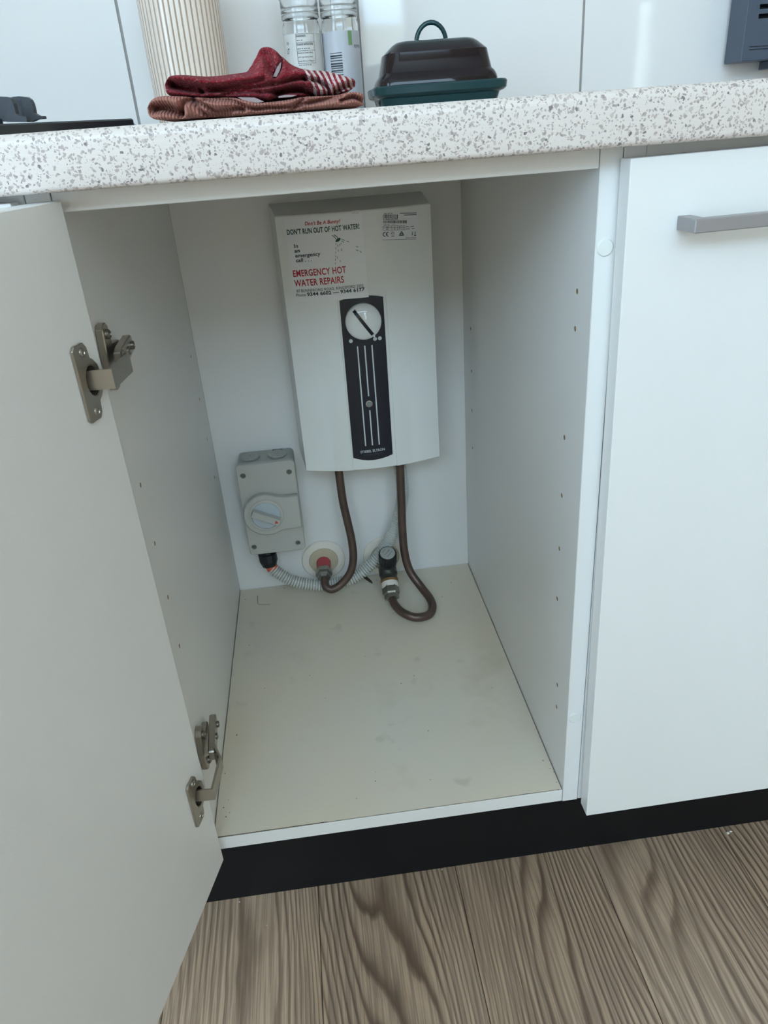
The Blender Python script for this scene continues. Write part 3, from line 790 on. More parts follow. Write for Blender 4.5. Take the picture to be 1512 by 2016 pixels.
ind = front_disc('indicator_ring', (726.4, 794), 7.6, 'chrome', heater, 0.001, 0, STEP, prof=lambda r: [(r, -0.0004), (r, 0.0012), (r*0.9, 0.0020), (r*0.75, 0.0021), (r*0.68, 0.0012), (0, 0.0012)], seg=28)
front_disc('indicator_lens', (726.0, 793.5), 5.2, 'lens', ind, 0.0021, 0.0004, STEP, seg=20)
front_text('brand_text', 'STIEBEL ELTRON', (709.9, 892.0), (757.5, 885.6), 5.0, 'printgrey', cpanel, PE, bold=0.012, step=STEP)
front_text('model_text', 'compact control', (716.0, 897.2), (753.0, 892.2), 3.2, 'printfaint', cpanel, PE, step=STEP)
# emergency sticker, its lettering and the shower-head drawing
stk = front_poly('sticker', [(558.5, 432.2), (712, 420), (726, 584.8), (580.2, 593.5)], 0.0002, 0.0002, 'sticker', heater)
lab(stk, 'white advertising sticker with red and green lettering')
SE = 0.0007
def zs(x, y): return (540+x/7.56, 410+y/7.56)
front_text('lettering', "Don't Be A Bunny!", zs(455, 255), zs(982, 214), 7.4, 'ink_red', stk, SE, 0.026, 0.22)
front_text('lettering', "DON'T RUN OUT OF HOT WATER!", zs(193, 395), zs(1268, 302), 10.4, 'ink_green', stk, SE, 0.03, 0.0)
front_text('lettering', 'In', zs(295, 590), zs(356, 584), 7.4, 'ink_dark', stk, SE, 0.026, 0.12)
front_text('lettering', 'an', zs(303, 660), zs(384, 652), 7.4, 'ink_dark', stk, SE, 0.026, 0.12)
front_text('lettering', 'emergency', zs(315, 733), zs(690, 701), 7.4, 'ink_dark', stk, SE, 0.026, 0.12)
front_text('lettering', 'call . . .', zs(325, 803), zs(560, 784), 7.4, 'ink_dark', stk, SE, 0.026, 0.12)
front_text('lettering', 'EMERGENCY HOT', zs(285, 1020), zs(1072, 955), 13.2, 'ink_red', stk, SE, 0.021)
front_text('lettering', 'WATER REPAIRS', zs(305, 1165), zs(1040, 1102), 13.2, 'ink_red', stk, SE, 0.021)
front_text('lettering', '87 BUNNERONG ROAD, KINGSFORD 2032', zs(335, 1252), zs(1328, 1168), 5.6, 'ink_dark', stk, SE, 0.008)
front_text('lettering', 'Phone', zs(330, 1314), zs(470, 1304), 5.6, 'ink_dark', stk, SE, 0.008)
front_text('lettering', '9344 6602 \u2014 9344 6177', zs(492, 1305), zs(1347, 1226), 6.9, 'ink_dark', stk, SE, 0.035)
for ln in ([(858, 402), (895, 425), (920, 458)], [(885, 393), (925, 415), (945, 440)]):
    front_line('drawing_line', [zs(*p) for p in ln], 1.1, 'ink_dark', stk, SE)
front_poly('shower_head', [zs(*p) for p in ((908, 492), (918, 470), (940, 445), (972, 437), (988, 448), (980, 475), (955, 495), (918, 505))], SE-0.0001, 0, 'ink_green', stk, cols=4)
for a, b in (((1000, 460), (1050, 478)), ((1078, 488), (1110, 502)), ((1000, 485), (1035, 508)), ((1218, 565), (1248, 580)), ((1268, 630), (1300, 660)), ((1215, 615), (1250, 632)),
             ((970, 530), (980, 560)), ((990, 515), (1000, 535)), ((945, 540), (950, 575)), ((918, 515), (917, 550)), ((916, 575), (915, 610)), ((914, 640), (913, 675)), ((912, 700), (911, 725)),
             ((910, 745), (910, 785)), ((909, 805), (909, 838)), ((995, 600), (1005, 635)), ((952, 610), (953, 645)), ((940, 715), (940, 750)), ((980, 770), (983, 800))):
    front_line('spray_dash', [zs(*a), zs(*b)], 0.9, 'ink_mid' if a[0] < 960 and a[1] > 600 else 'ink_dark', stk, SE)
front_poly('tape', [zs(1145, 40), zs(1255, 28), zs(1262, 78), zs(1152, 84)], 0.0007, 0.0001, 'tape', stk, cols=3)
# rating label
np_ = front_poly('rating_label', [(752.5, 419.8), (823, 417.3), (824.5, 471), (752.5, 475.5)], 0.0002, 0.0002, 'sticker', heater)
lab(np_, 'small white rating label with barcodes')
def zn(x, y): return (740+x/15.12, 410+y/15.12)
def bars(x0, x1, y0, y1, seed):
    r = random.Random(seed); V = []; F = []; x = x0
    while x < x1:
        wd = r.choice((8, 10, 14, 22)); 
        q = [zn(x, y0), zn(min(x+wd, x1), y0), zn(min(x+wd, x1), y1), zn(x, y1)]
        b = len(V)
        for u, v in q: V.append(hw(*hxz(u, v), 0.0007))
        F.append([b, b+1, b+2, b+3]); x += wd+r.choice((8, 10, 16))
    return put('barcode', V, F, 'ink_black', np_)
bars(212, 662, 186, 296, 1); bars(218, 930, 358, 446, 2)
def nline(x0, y0, x1, y1, w=1.0, m='ink_mid'): front_line('rule', [zn(x0, y0), zn(x1, y1)], w, m, np_, 0.0007)
for a in ((715, 150, 1212, 136), (833, 203, 1212, 186)): nline(*a, 1.4)
nline(190, 945, 1195, 912, 0.8)
for yy, y2 in ((535, 515), (585, 572), (655, 640)): nline(215, yy, 860, y2, 0.6)
for xx in (215, 470, 642, 765, 860): nline(xx, 530, xx, 648, 0.6)
def ntext(s, a, b, cap, m='ink_mid', bold=0.0): front_text('label_text', s, zn(*a), zn(*b), cap, m, np_, 0.0007, bold)
ntext('1 MPa', (470, 500), (575, 492), 1.9)
ntext('Made in Thailand', (885, 890), (1195, 876), 1.9, 'ink_black', 0.02)
def dashes(segs, m='ink_mid', w=1.2):       # print too small to read: short strokes
    for x0, y0, x1, y1 in segs: nline(x0, y0, x1, y1, w, m)
dashes(((245, 164, 320, 161), (350, 160, 415, 157), (440, 158, 492, 156), (240, 498, 320, 494), (345, 494, 400, 490), (300, 572, 375, 568), (300, 622, 375, 618), (538, 566, 578, 564), (538, 614, 578, 612),
        (680, 556, 735, 552), (680, 606, 722, 602), (800, 556, 830, 554), (800, 610, 830, 607), (885, 548, 985, 542), (1030, 540, 1128, 534), (890, 618, 1010, 610), (1065, 606, 1148, 600)))
dashes(((215, 328, 255, 326), (285, 327, 440, 322), (455, 322, 520, 320), (535, 319, 655, 316)), 'ink_black', 1.2)
def arcpts(cx, cy, rx, ry, a0, a1, n=10): return [zn(cx+rx*math.cos(math.radians(a0+(a1-a0)*i/n)), cy+ry*math.sin(math.radians(a0+(a1-a0)*i/n))) for i in range(n+1)]
front_line('ce_mark', arcpts(270, 775, 55, 58, 75, 285), 1.3, 'ink_black', np_, 0.0007)
front_line('ce_mark', arcpts(362, 770, 55, 58, 75, 285), 1.3, 'ink_black', np_, 0.0007)
front_line('ce_mark', [zn(310, 772), zn(352, 768)], 1.2, 'ink_black', np_, 0.0007)
front_line('tick_triangle', [zn(765, 690), zn(835, 800), zn(692, 806), zn(765, 690)], 1.2, 'ink_black', np_, 0.0007)
front_line('tick_triangle', arcpts(765, 770, 32, 28, 0, 360), 0.8, 'ink_black', np_, 0.0007)
front_line('approval_mark', arcpts(500, 760, 46, 55, 160, 380), 0.9, 'ink_mid', np_, 0.0007)
front_line('approval_mark', [zn(508, 725), zn(508, 795)], 0.9, 'ink_mid', np_, 0.0007)
front_line('approval_mark', [zn(455, 830), zn(545, 824)], 1.4, 'ink_mid', np_, 0.0007)
front_line('bin_mark', [zn(1090, 700), zn(1075, 806)], 1.2, 'ink_black', np_, 0.0007)
front_line('bin_mark', [zn(1140, 692), zn(1190, 780)], 0.8, 'ink_mid', np_, 0.0007)
front_line('bin_mark', [zn(1195, 690), zn(1138, 784)], 0.8, 'ink_mid', np_, 0.0007)
front_line('bin_mark', [zn(1135, 806), zn(1195, 803)], 1.4, 'ink_black', np_, 0.0007)

# ================================================================ ISOLATOR SWITCH
iso = empty('isolator_switch', (0.080, D, 0.268), 'grey weatherproof rotary isolator switch mounted low beside the heater', 'switch')
IX0, IX1, IZ0, IZ1, IYF = 0.0350, 0.1240, 0.2685, 0.4245, 0.4560
def rrect(x0, x1, z0, z1, r, n=5):
    o = []
    for cx, cz, a0 in ((x1-r, z1-r, 0), (x0+r, z1-r, 90), (x0+r, z0+r, 180), (x1-r, z0+r, 270)):
        for k in range(n+1):
            a = math.radians(a0+90*k/n); o.append((cx+r*math.cos(a), cz+r*math.sin(a)))
    return o
xz = lambda a, b, d: Vector((a, d, b))
body = prism('body', rrect(IX0+0.0012, IX1-0.0012, IZ0+0.001, IZ1-0.001, 0.007), xz, D-0.0003, IYF+0.010, 'iso', iso, bev=0.0012, smooth=True)
cov = prism('cover', rrect(IX0, IX1, IZ0, IZ1, 0.006), xz, IYF+0.010, IYF, 'iso_lid', iso, bev=0.0012, smooth=True)
for cx in (0.0565, 0.0985):
    pg = lathe('entry_plug', (cx, 0.487, IZ1-0.001), (0, 0, 1), [(0.0135, 0), (0.0145, 0.0008), (0.0145, 0.0024), (0.0135, 0.0032), (0, 0.0032)], 'iso', iso, 32)
    cut(pg, [solid_box(cx-0.0008, cx+0.0008, 0.4835, 0.4905, IZ1+0.0006, IZ1+0.0040)])
box('black_strip', 0.0905, 0.1065, 0.5035, 0.5060, IZ1-0.0012, IZ1+0.0008, 'black_plastic', iso, bev=0)  # thin black strip on the isolator top, behind the right-hand entry plug
for (u, v) in ((478.3, 937.2), (569, 929.2), (500.4, 1077.2), (586.5, 1068.6)):
    c = py_(u, v, IYF); cut(cov, [lathe_geo((c.x, IYF-0.003, c.z), (0, 1, 0), [(0, 0), (0.0042, 0), (0.0042, 0.0085), (0, 0.0085)], 18)])
    lathe('cover_screw', (c.x, IYF+0.0053, c.z), (0, -1, 0), [(0, 0), (0.0036, 0), (0.0036, 0.0012), (0.0028, 0.0018), (0.0014, 0.0018), (0.0012, 0.0008), (0, 0.0008)], 'screw_dark', iso, 18)
# raised round housing with a square shoulder running to the right edge
cD = py_(524, 1015, 0.444); dcx, dcz, dr = cD.x, cD.z, 0.0345
o_ = []
a0 = math.asin(0.030/dr)
for k in range(33):
    a = math.radians(62)+(math.radians(298)-math.radians(62))*k/32; o_.append((dcx+dr*math.cos(a), dcz+dr*math.sin(a)))
o_ += [(dcx+0.022, dcz-0.0285), (dcx+0.030, dcz-0.0275), (IX1-0.003, dcz-0.0275), (IX1-0.0005, dcz-0.0250), (IX1-0.0005, dcz+0.0250), (IX1-0.003, dcz+0.0275), (dcx+0.030, dcz+0.0275), (dcx+0.022, dcz+0.0285)]
prism('dial_housing', o_, xz, IYF+0.0002, 0.4440, 'iso_lid', iso, bev=0.0012, smooth=True)
ring_ = lathe('dial_ring', (dcx, 0.4440, dcz), (0, -1, 0), [(0.0268, -0.0005), (0.0268, 0.0010), (0.0255, 0.0016), (0.0225, 0.0016), (0.0220, -0.0002), (0, -0.0002)], 'iso_lid', iso, 48)
lathe('dial_face', (dcx, 0.4440, dcz), (0, -1, 0), [(0.0219, 0.0), (0.0219, 0.0006), (0, 0.0006)], 'iso_clear', ring_, 40)
kr = math.radians(-27)
def kmap(a, b, d): return Vector((dcx+a*math.cos(kr)-b*math.sin(kr), d, dcz+a*math.sin(kr)+b*math.cos(kr)))
kn = prism('knob', [(-0.0225, 0.0052), (0.0215, 0.0052), (0.0235, 0.0), (0.0215, -0.0052), (-0.0225, -0.0052)], kmap, 0.4432, 0.4312, 'iso_lid', iso, bev=0.0008)
prism('knob_mark', [(0.0205, 0.0), (0.0150, 0.0030), (0.0150, -0.0030)], kmap, 0.4313, 0.4310, 'red_mark', kn)
gl = Vector((0.0590, 0.478, IZ0)); glx = Vector((0.06, -0.12, -1)).normalized()
lathe('cable_gland', gl, glx, [(0, -0.004), (0.0125, -0.004), (0.0125, 0.010), (0.0150, 0.011), (0.0150, 0.024), (0.0135, 0.028), (0.0118, 0.033), (0, 0.033)], 'black_plastic', iso, 12, smooth=False)

# ================================================================ FLANGES, PIPES, VALVE, CONDUIT
def flange(c, label):
    f = empty('pipe_flange', (c.x, D, c.z), label, 'pipe flange', 'wall flanges low on the cabinet back')
    lathe('cover_ring', (c.x, D, c.z), (0, -1, 0), [(0.0368, 0.0), (0.0372, 0.0025), (0.0355, 0.0045), (0.0250, 0.0062), (0.0245, 0.004), (0, 0.004)], 'flange', f, 48)
    lathe('seal', (c.x, D, c.z), (0, -1, 0), [(0.0248, 0.0042), (0.0240, 0.0056), (0.016, 0.0064), (0, 0.0066)], 'sponge', f, 40)
    return f
c1 = py_(637, 1101, D); c2 = py_(757, 1093, D)
flange(c1, 'cream pipe flange with beige seal around the pink-sleeved pipe'); flange(c2, 'cream pipe flange partly hidden behind the black-knobbed valve')
# hot pipe (left)
RP = 0.0064
p1 = empty('copper_pipe', (0.19, 0.45, 0.40), 'thin brown copper pipe bending down from the heater to the pink sleeve', 'pipe')
e1 = py_(638, 1141, 0.452)
path = [(0.1895, 0.452, HZ0+0.004)]
for (u, v, y) in ((674, 980, 0.452), (683, 1022, 0.452), (692, 1062, 0.452), (695.5, 1098, 0.450), (690, 1126, 0.447), (674, 1148, 0.444), (656, 1160, 0.442), (643.5, 1157.5, 0.445), (639, 1148, 0.452), (638.5, 1138, 0.463)):
    path.append(tuple(py_(u, v, y)))
tube('pipe', path, RP, 'copper', p1, 16)
ax1 = Vector((path[-1][0], path[-1][1], path[-1][2])); wall1 = Vector((c1.x-0.0005, D-0.006, py_(637, 1108, D-0.006).z))
dirn = (ax1-wall1).normalized(); Ln = (ax1-wall1).length
lathe('pink_sleeve', wall1, dirn, [(0.0, -0.001), (0.0125, -0.001), (0.0115, Ln*0.30), (0.0105, Ln*0.62), (0, Ln*0.62)], 'pink', p1, 24)
lathe('hex_nut', wall1, dirn, [(0.0, Ln*0.55), (0.0135, Ln*0.55), (0.0140, Ln*0.60), (0.0140, Ln*0.80), (0.0115, Ln*0.90), (0.0110, Ln*1.02), (0.0085, Ln*1.08), (0, Ln*1.08)], 'steel_nut', p1, 6, smooth=False)
# cold pipe (right) with its loop
p2 = empty('copper_pipe', (0.284, 0.45, 0.40), 'brown copper pipe looping over the cabinet base into the valve', 'pipe')
nutc = py_(770, 1168, 0.424)
path = [(0.2838, 0.446, HZ0+0.004)]
for (u, v, y) in ((790, 980, 0.446), (792, 1040, 0.447), (796.5, 1088, 0.446), (807, 1124, 0.440), (828, 1154, 0.425), (846, 1178, 0.402), (851.5, 1196, 0.380), (843, 1211, 0.362), (818, 1215.5, 0.357), (793, 1206, 0.368), (777, 1190, 0.390), (771.5, 1175, 0.412)):
    path.append(tuple(py_(u, v, y)))
tube('pipe', path, 0.0066, 'copper', p2, 16)
# valve: body out of the wall flange, black knob on top, nut facing forward
vl = empty('stop_valve', (0.2535, 0.455, ZF), 'dark bronze stop valve with ribbed black knob between the two pipes', 'valve')
B0 = py_(764.5, 1130, 0.446); KB = py_(763.5, 1106, 0.450); KT = py_(763, 1089, 0.440); NE = Vector(path[-1]); 
kd = (KT-KB).normalized(); KL = (KT-KB).length
vd = (NE-B0).normalized(); VL = (NE-B0).length
bodyv = lathe('valve_body', B0-vd*0.016, vd, [(0, 0), (0.0125, 0.0), (0.0150, 0.004), (0.0150, 0.018), (0.0138, 0.020), (0.0138, 0.026), (0.0150, 0.028), (0.0146, VL*0.30+0.016), (0, VL*0.30+0.016)], 'brass_dull', vl, 28)
lathe('wall_tail', Vector((B0.x, D-0.004, B0.z-0.004)), (0, -1, 0.05), [(0, 0), (0.0105, 0), (0.0105, 0.060), (0, 0.060)], 'brass_dull', vl, 20)
lathe('brass_ring', B0, vd, [(0.0120, VL*0.28), (0.0146, VL*0.28), (0.0146, VL*0.40), (0.012, VL*0.40)], 'brass', vl, 28)
lathe('thread_tape', B0, vd, [(0.0110, VL*0.38), (0.0138, VL*0.40), (0.0135, VL*0.62), (0.0110, VL*0.62)], 'ptfe', vl, 24)
lathe('hex_nut', B0, vd, [(0, VL*0.56), (0.0132, VL*0.56), (0.0140, VL*0.60), (0.0140, VL*0.86), (0.0120, VL*0.92), (0.0118, VL*1.08), (0.0085, VL*1.12), (0.0068, VL*1.12)], 'steel_nut', vl, 6, smooth=False)
lathe('stem_collar', KB-kd*0.008, kd, [(0, 0), (0.0135, 0.0), (0.0142, 0.003), (0.0142, 0.010), (0, 0.010)], 'brass_dull', vl, 28)
def ribbed(c, ax, r, h, n):
    x, y, a = frame_from(ax); V = []; F = []; seg = n*4
    for (rs, hh) in ((0.94, 0.0), (1.0, 0.0012), (1.0, h-0.0015), (0.93, h), (0.86, h+0.0002)):
        for k in range(seg):
            t = 2*PI*k/seg; q = r*rs*(1.0 if k % 4 in (0, 1) else 0.955); V.append(Vector(c)+a*hh+(x*math.cos(t)+y*math.sin(t))*q)
    for i in range(4):
        for k in range(seg): F.append([i*seg+k, i*seg+(k+1) % seg, (i+1)*seg+(k+1) % seg, (i+1)*seg+k])
    F.append(list(range(seg))); F.append(list(range(4*seg, 5*seg))); return V, F
V, F = ribbed(KB, kd, 0.0148, KL, 20)
kb_ = put('knob', V, F, 'black_plastic', vl)
lathe('knob_cap', KB+kd*KL, kd, [(0.0122, -0.0004), (0.0122, 0.0006), (0.0112, 0.0009), (0, 0.0009)], 'iso', kb_, 28)
x_, y_, a_ = frame_from(kd)
for q in ((-0.006, -0.004, 0.004, 0.005), (-0.001, -0.008, 0.007, 0.002), (-0.008, 0.001, -0.002, 0.008), (0.001, 0.003, 0.003, 0.006)):
    c = KB+kd*(KL+0.0010); V, F = tube_geo([c+x_*q[0]+y_*q[1], c+x_*q[2]+y_*q[3]], 0.0004, 5); put('cap_mark', V, F, 'ink_mid', kb_)
# corrugated conduit from the gland round behind the pipes up into the heater
cps = [py_(535, 1118, 0.473)]
for (u, v, y) in ((549, 1129, 0.471), (573, 1142, 0.468), (605, 1150, 0.466), (645, 1151, 0.466), (685, 1142, 0.469), (716, 1124, 0.474), (742, 1098, 0.478), (764, 1066, 0.480), (781, 1030, 0.476), (790.5, 990, 0.472), (792, 955, 0.468)):
    cps.append(py_(u, v, y))
cps.append(Vector((0.2835, 0.466, HZ0+0.002)))
P = resample(cr(cps, 14), 0.0015)
rib = lambda i: (0.0101, 0.0101, 0.0066)[i % 3]
V, F = tube_geo(P, rib, 16)
cdt = put('conduit', V, F, 'conduit')
tag(cdt, 'grey corrugated conduit sagging from the isolator switch up behind the pipe', 'conduit')
s0_ = gl+glx*0.027; sd_ = cps[0]+(cps[1]-cps[0])*0.15-s0_
lo_ = lathe('orange_sleeve', s0_, sd_, [(0, 0), (0.0090, 0), (0.0096, sd_.length), (0.0, sd_.length)], 'orange', cdt, 18)

# ================================================================ ON THE BENCH
ZK = ZB1
# --- ribbed canister
def canister():
    c = py_(360, 60, 0.450); cx, cy = c.x, 0.450; R0 = 0.0462; H = 0.175; NF = 48; seg = NF*6
    r = empty('ribbed_canister', (cx, cy, ZK), 'cream ceramic canister with fine brown vertical grooves behind the folded towels', 'canister')
    prof = [(0.90, 0.0), (0.965, 0.004), (0.975, 0.02), (1.0, 0.075), (1.0, H-0.01), (0.98, H-0.002), (0.95, H)]
    V = []; F = []; fm = []
    for s, h in prof:
        for k in range(seg):
            t = 2*PI*k/seg; rr = R0*s*(1.0 if (k % 6) not in (0,) else 0.982); V.append((cx+rr*math.cos(t), cy+rr*math.sin(t), ZK+h))
    for i in range(len(prof)-1):
        for k in range(seg):
            F.append([i*seg+k, i*seg+(k+1) % seg, (i+1)*seg+(k+1) % seg, (i+1)*seg+k]); fm.append(1 if (k % 6) in (5, 0) and 0 < i < 5 else 0)
    b = len(V)
    for h, s in ((H, 0.90), (H-0.16, 0.88)):
        for k in range(seg): t = 2*PI*k/seg; V.append((cx+R0*s*math.cos(t), cy+R0*s*math.sin(t), ZK+h))
    L = (len(prof)-1)*seg
    for k in range(seg):
        k2 = (k+1) % seg; F += [[L+k, L+k2, b+k2, b+k], [b+k, b+k2, b+seg+k2, b+seg+k]]; fm += [0, 0]
    F += [list(range(seg)), list(range(b+seg, b+2*seg))]; fm += [0, 0]
    put('canister_body', V, F, None, r, True, mats=['cream_ridge', 'brown_groove'], fm=fm, flat_angle=50)
canister()

# --- spice jars
def jar(cx, cy, content, label, grey, fill):
    r = empty('spice_jar', (cx, cy, ZK), label, 'jar', 'clear spice jars by the splashback')
    R_ = 0.0226
    prof = [(0, 0.0), (R_*0.9, 0.0), (R_, 0.003), (R_, 0.097), (R_*0.985, 0.1015), (R_*0.95, 0.1048), (R_*0.91, 0.1070), (R_*0.92, 0.1085), (R_*0.92, 0.120)]
    inner = [(R_*0.85, 0.120), (R_*0.84, 0.1070), (R_*0.92, 0.097), (R_*0.93, 0.004), (0, 0.004)]
    lathe('glass_body', (cx, cy, ZK), (0, 0, 1), prof+inner, 'glass', r, 48, up=(0, 1, 0), ang=60)
    cp = [(R_*0.93, 0.1090), (R_*0.985, 0.1098), (R_*0.985, 0.1140), (R_*0.955, 0.1148), (R_*0.985, 0.1156), (R_*0.985, 0.1195), (R_*0.955, 0.1203), (R_*0.985, 0.1211), (R_*0.985, 0.1280), (R_*1.04, 0.1300), (R_*1.04, 0.152), (R_*0.97, 0.156), (0, 0.156), (0, 0.150), (R_*0.93, 0.150), (R_*0.935, 0.1090)]
    lathe('grinder_cap', (cx, cy, ZK), (0, 0, 1), cp, 'cap_clear', r, 48, up=(0, 1, 0), ang=60)
    lathe('contents', (cx, cy, ZK), (0, 0, 1), [(0, 0.0045), (R_*0.91, 0.0045), (R_*0.91, fill), (R_*0.5, fill+0.003), (0, fill+0.002)], content, r, 32)
    # wrapped label: arc facing the room
    V = []; F = []; n = 30; z0, z1 = 0.010, 0.0935; Rl = R_+0.0002
    for i in range(n+1):
        a = math.radians(-200+220*i/n)
        for z in (z0, z1): V.append((cx+Rl*math.cos(a), cy+Rl*math.sin(a), ZK+z))
    for i in range(n): F.append([2*i, 2*i+2, 2*i+3, 2*i+1])
    lb = put('label', V, F, grey, r, True)
    return r, lb, Rl
def wrap(cx, cy, Rl, s, z, eps=0.0004):
    a = -PI/2+s/Rl; return Vector((cx+(Rl+eps)*math.cos(a), cy+(Rl+eps)*math.sin(a), ZK+z))
def jtext(parent, cx, cy, Rl, body, s0, s1, z, cap, mat='ink_black', bold=0.0):
    G, F = text_geo(body, bold); put('label_text', [wrap(cx, cy, Rl, s0+(s1-s0)*g, z+cap*q) for g, q in G], F, mat, parent)
def jrect(parent, cx, cy, Rl, s0, s1, z0, z1, mat, name='label_print'):
    V = []; n = 4
    for i in range(n+1):
        for z in (z0, z1): V.append(wrap(cx, cy, Rl, s0+(s1-s0)*i/n, z))
    put(name, V, [[2*i, 2*i+2, 2*i+3, 2*i+1] for i in range(n)], mat, parent)
J1 = (0.2005, 0.470); J2 = (0.2470, 0.472)
r1, l1, Rl = jar(*J1, 'salt', 'clear glass salt grinder jar with printed ingredients label', 'jar_label', 0.050)
lines = ['INGREDIENTS', '-', 'STORAGE INSTRUCTION', '--', 'Packed in South Africa', 'with ingredients from', 'South Africa or Belgium', '--', '-', '--', '-', '-']
zz = 0.0895
for i, s in enumerate(lines):
    hd = s.isupper()
    if s[0] == '-':                 # lines too small to read: strokes only
        for q in range(3*len(s)): jrect(l1, *J1, Rl, -0.0075+q*0.0026, -0.0075+q*0.0026+(0.0021, 0.0014, 0.0018)[q % 3], zz+0.0004, zz+0.0013, 'ink_mid')
        zz -= 0.0042; continue
    jtext(l1, *J1, Rl, s, -0.0075, -0.0075+0.00088*len(s)*(1.15 if hd else 0.95), zz, 0.0021 if hd else 0.0018, bold=0.02 if hd else 0.0)
    zz -= 0.0042
jtext(l1, *J1, Rl, 'EA', -0.0215, -0.0185, 0.083, 0.0035); jtext(l1, *J1, Rl, 'LT', -0.0225, -0.0185, 0.074, 0.0055, bold=0.02)
for zq in (0.0925, 0.0840, 0.0755, 0.0625): jrect(l1, *J1, Rl, -0.0082, 0.0138, zq, zq+0.0003, 'ink_black')
for sq in (-0.0082, 0.0136): jrect(l1, *J1, Rl, sq, sq+0.0003, 0.0625, 0.0928, 'ink_black')
r2, l2, Rl = jar(*J2, 'pepper', 'clear glass pepper grinder jar with barcode and green logo patch', 'jar_label_grey', 0.030)
rr_ = random.Random(3); zq = 0.0715
while zq > 0.018:
    h_ = rr_.choice((0.0006, 0.001, 0.0016)); jrect(l2, *J2, Rl, -0.0165, -0.0015, zq-h_, zq, 'ink_black', 'barcode_bar'); zq -= h_+rr_.choice((0.0009, 0.0013, 0.0018))
jrect(l2, *J2, Rl, 0.0075, 0.0125, 0.0785, 0.0930, 'label_green', 'logo_patch')
jtext(l2, *J2, Rl, 'PEPPER', 0.0150, 0.0270, 0.0755, 0.0035)

# --- butter dish
def rr_loop(cx, cy, z, hx, hy, r, n=6):
    r = min(r, hx, hy); o = []
    for sx, sy, a0 in ((1, 1, 0), (-1, 1, 90), (-1, -1, 180), (1, -1, 270)):
        for k in range(n+1):
            a = math.radians(a0+90*k/n); o.append(Vector((cx+sx*(hx-r)+r*math.cos(a), cy+sy*(hy-r)+r*math.sin(a), z)))
    return o
def loft(name, cx, cy, secs, mat, parent, rc=0.016):
    V = []; F = []; m = None
    for (z, hx, hy) in secs:
        L = rr_loop(cx, cy, z, hx, hy, rc*min(1, hy/0.03)); m = len(L); V += L
    for i in range(len(secs)-1):
        for k in range(m): F.append([i*m+k, i*m+(k+1) % m, (i+1)*m+(k+1) % m, (i+1)*m+k])
    F += [list(range(m)), list(range((len(secs)-1)*m, len(secs)*m))]
    return put(name, V, F, mat, parent, True, flat_angle=28)
BX, BY = 0.3495, 0.405
dish = empty('butter_dish', (BX, BY, ZK), 'dark glazed ceramic butter dish with arched lid handle on the bench', 'butter dish')
loft('tray', BX, BY, [(ZK+0.0002, 0.0640, 0.0380), (ZK+0.004, 0.0665, 0.0405), (ZK+0.0165, 0.0700, 0.0440), (ZK+0.0185, 0.0745, 0.0485), (ZK+0.0205, 0.0765, 0.0505), (ZK+0.0270, 0.0772, 0.0512), (ZK+0.0288, 0.0760, 0.0500), (ZK+0.0290, 0.0700, 0.0440)], 'teal', dish)
lid = loft('lid', BX-0.001, BY, [(ZK+0.0290, 0.0690, 0.0430), (ZK+0.0315, 0.0688, 0.0428), (ZK+0.0350, 0.0678, 0.0418), (ZK+0.0385, 0.0660, 0.0400), (ZK+0.0410, 0.0636, 0.0376), (ZK+0.0420, 0.0632, 0.0372), (ZK+0.0530, 0.0606, 0.0346), (ZK+0.0610, 0.0590, 0.0330), (ZK+0.0630, 0.0570, 0.0310), (ZK+0.0690, 0.0500, 0.0250), (ZK+0.0718, 0.0455, 0.0215), (ZK+0.0730, 0.0400, 0.0180)], 'lid', dish)
hp = []
for k in range(15):
    a = PI*k/14; hp.append((BX-0.0030+0.0172*math.cos(a), BY, ZK+0.0715+0.0195*math.sin(a)))
V, F = tube_geo([Vector(p) for p in hp], 0.0026, 12); put('handle', V, F, 'teal', lid, True, flat_angle=60)

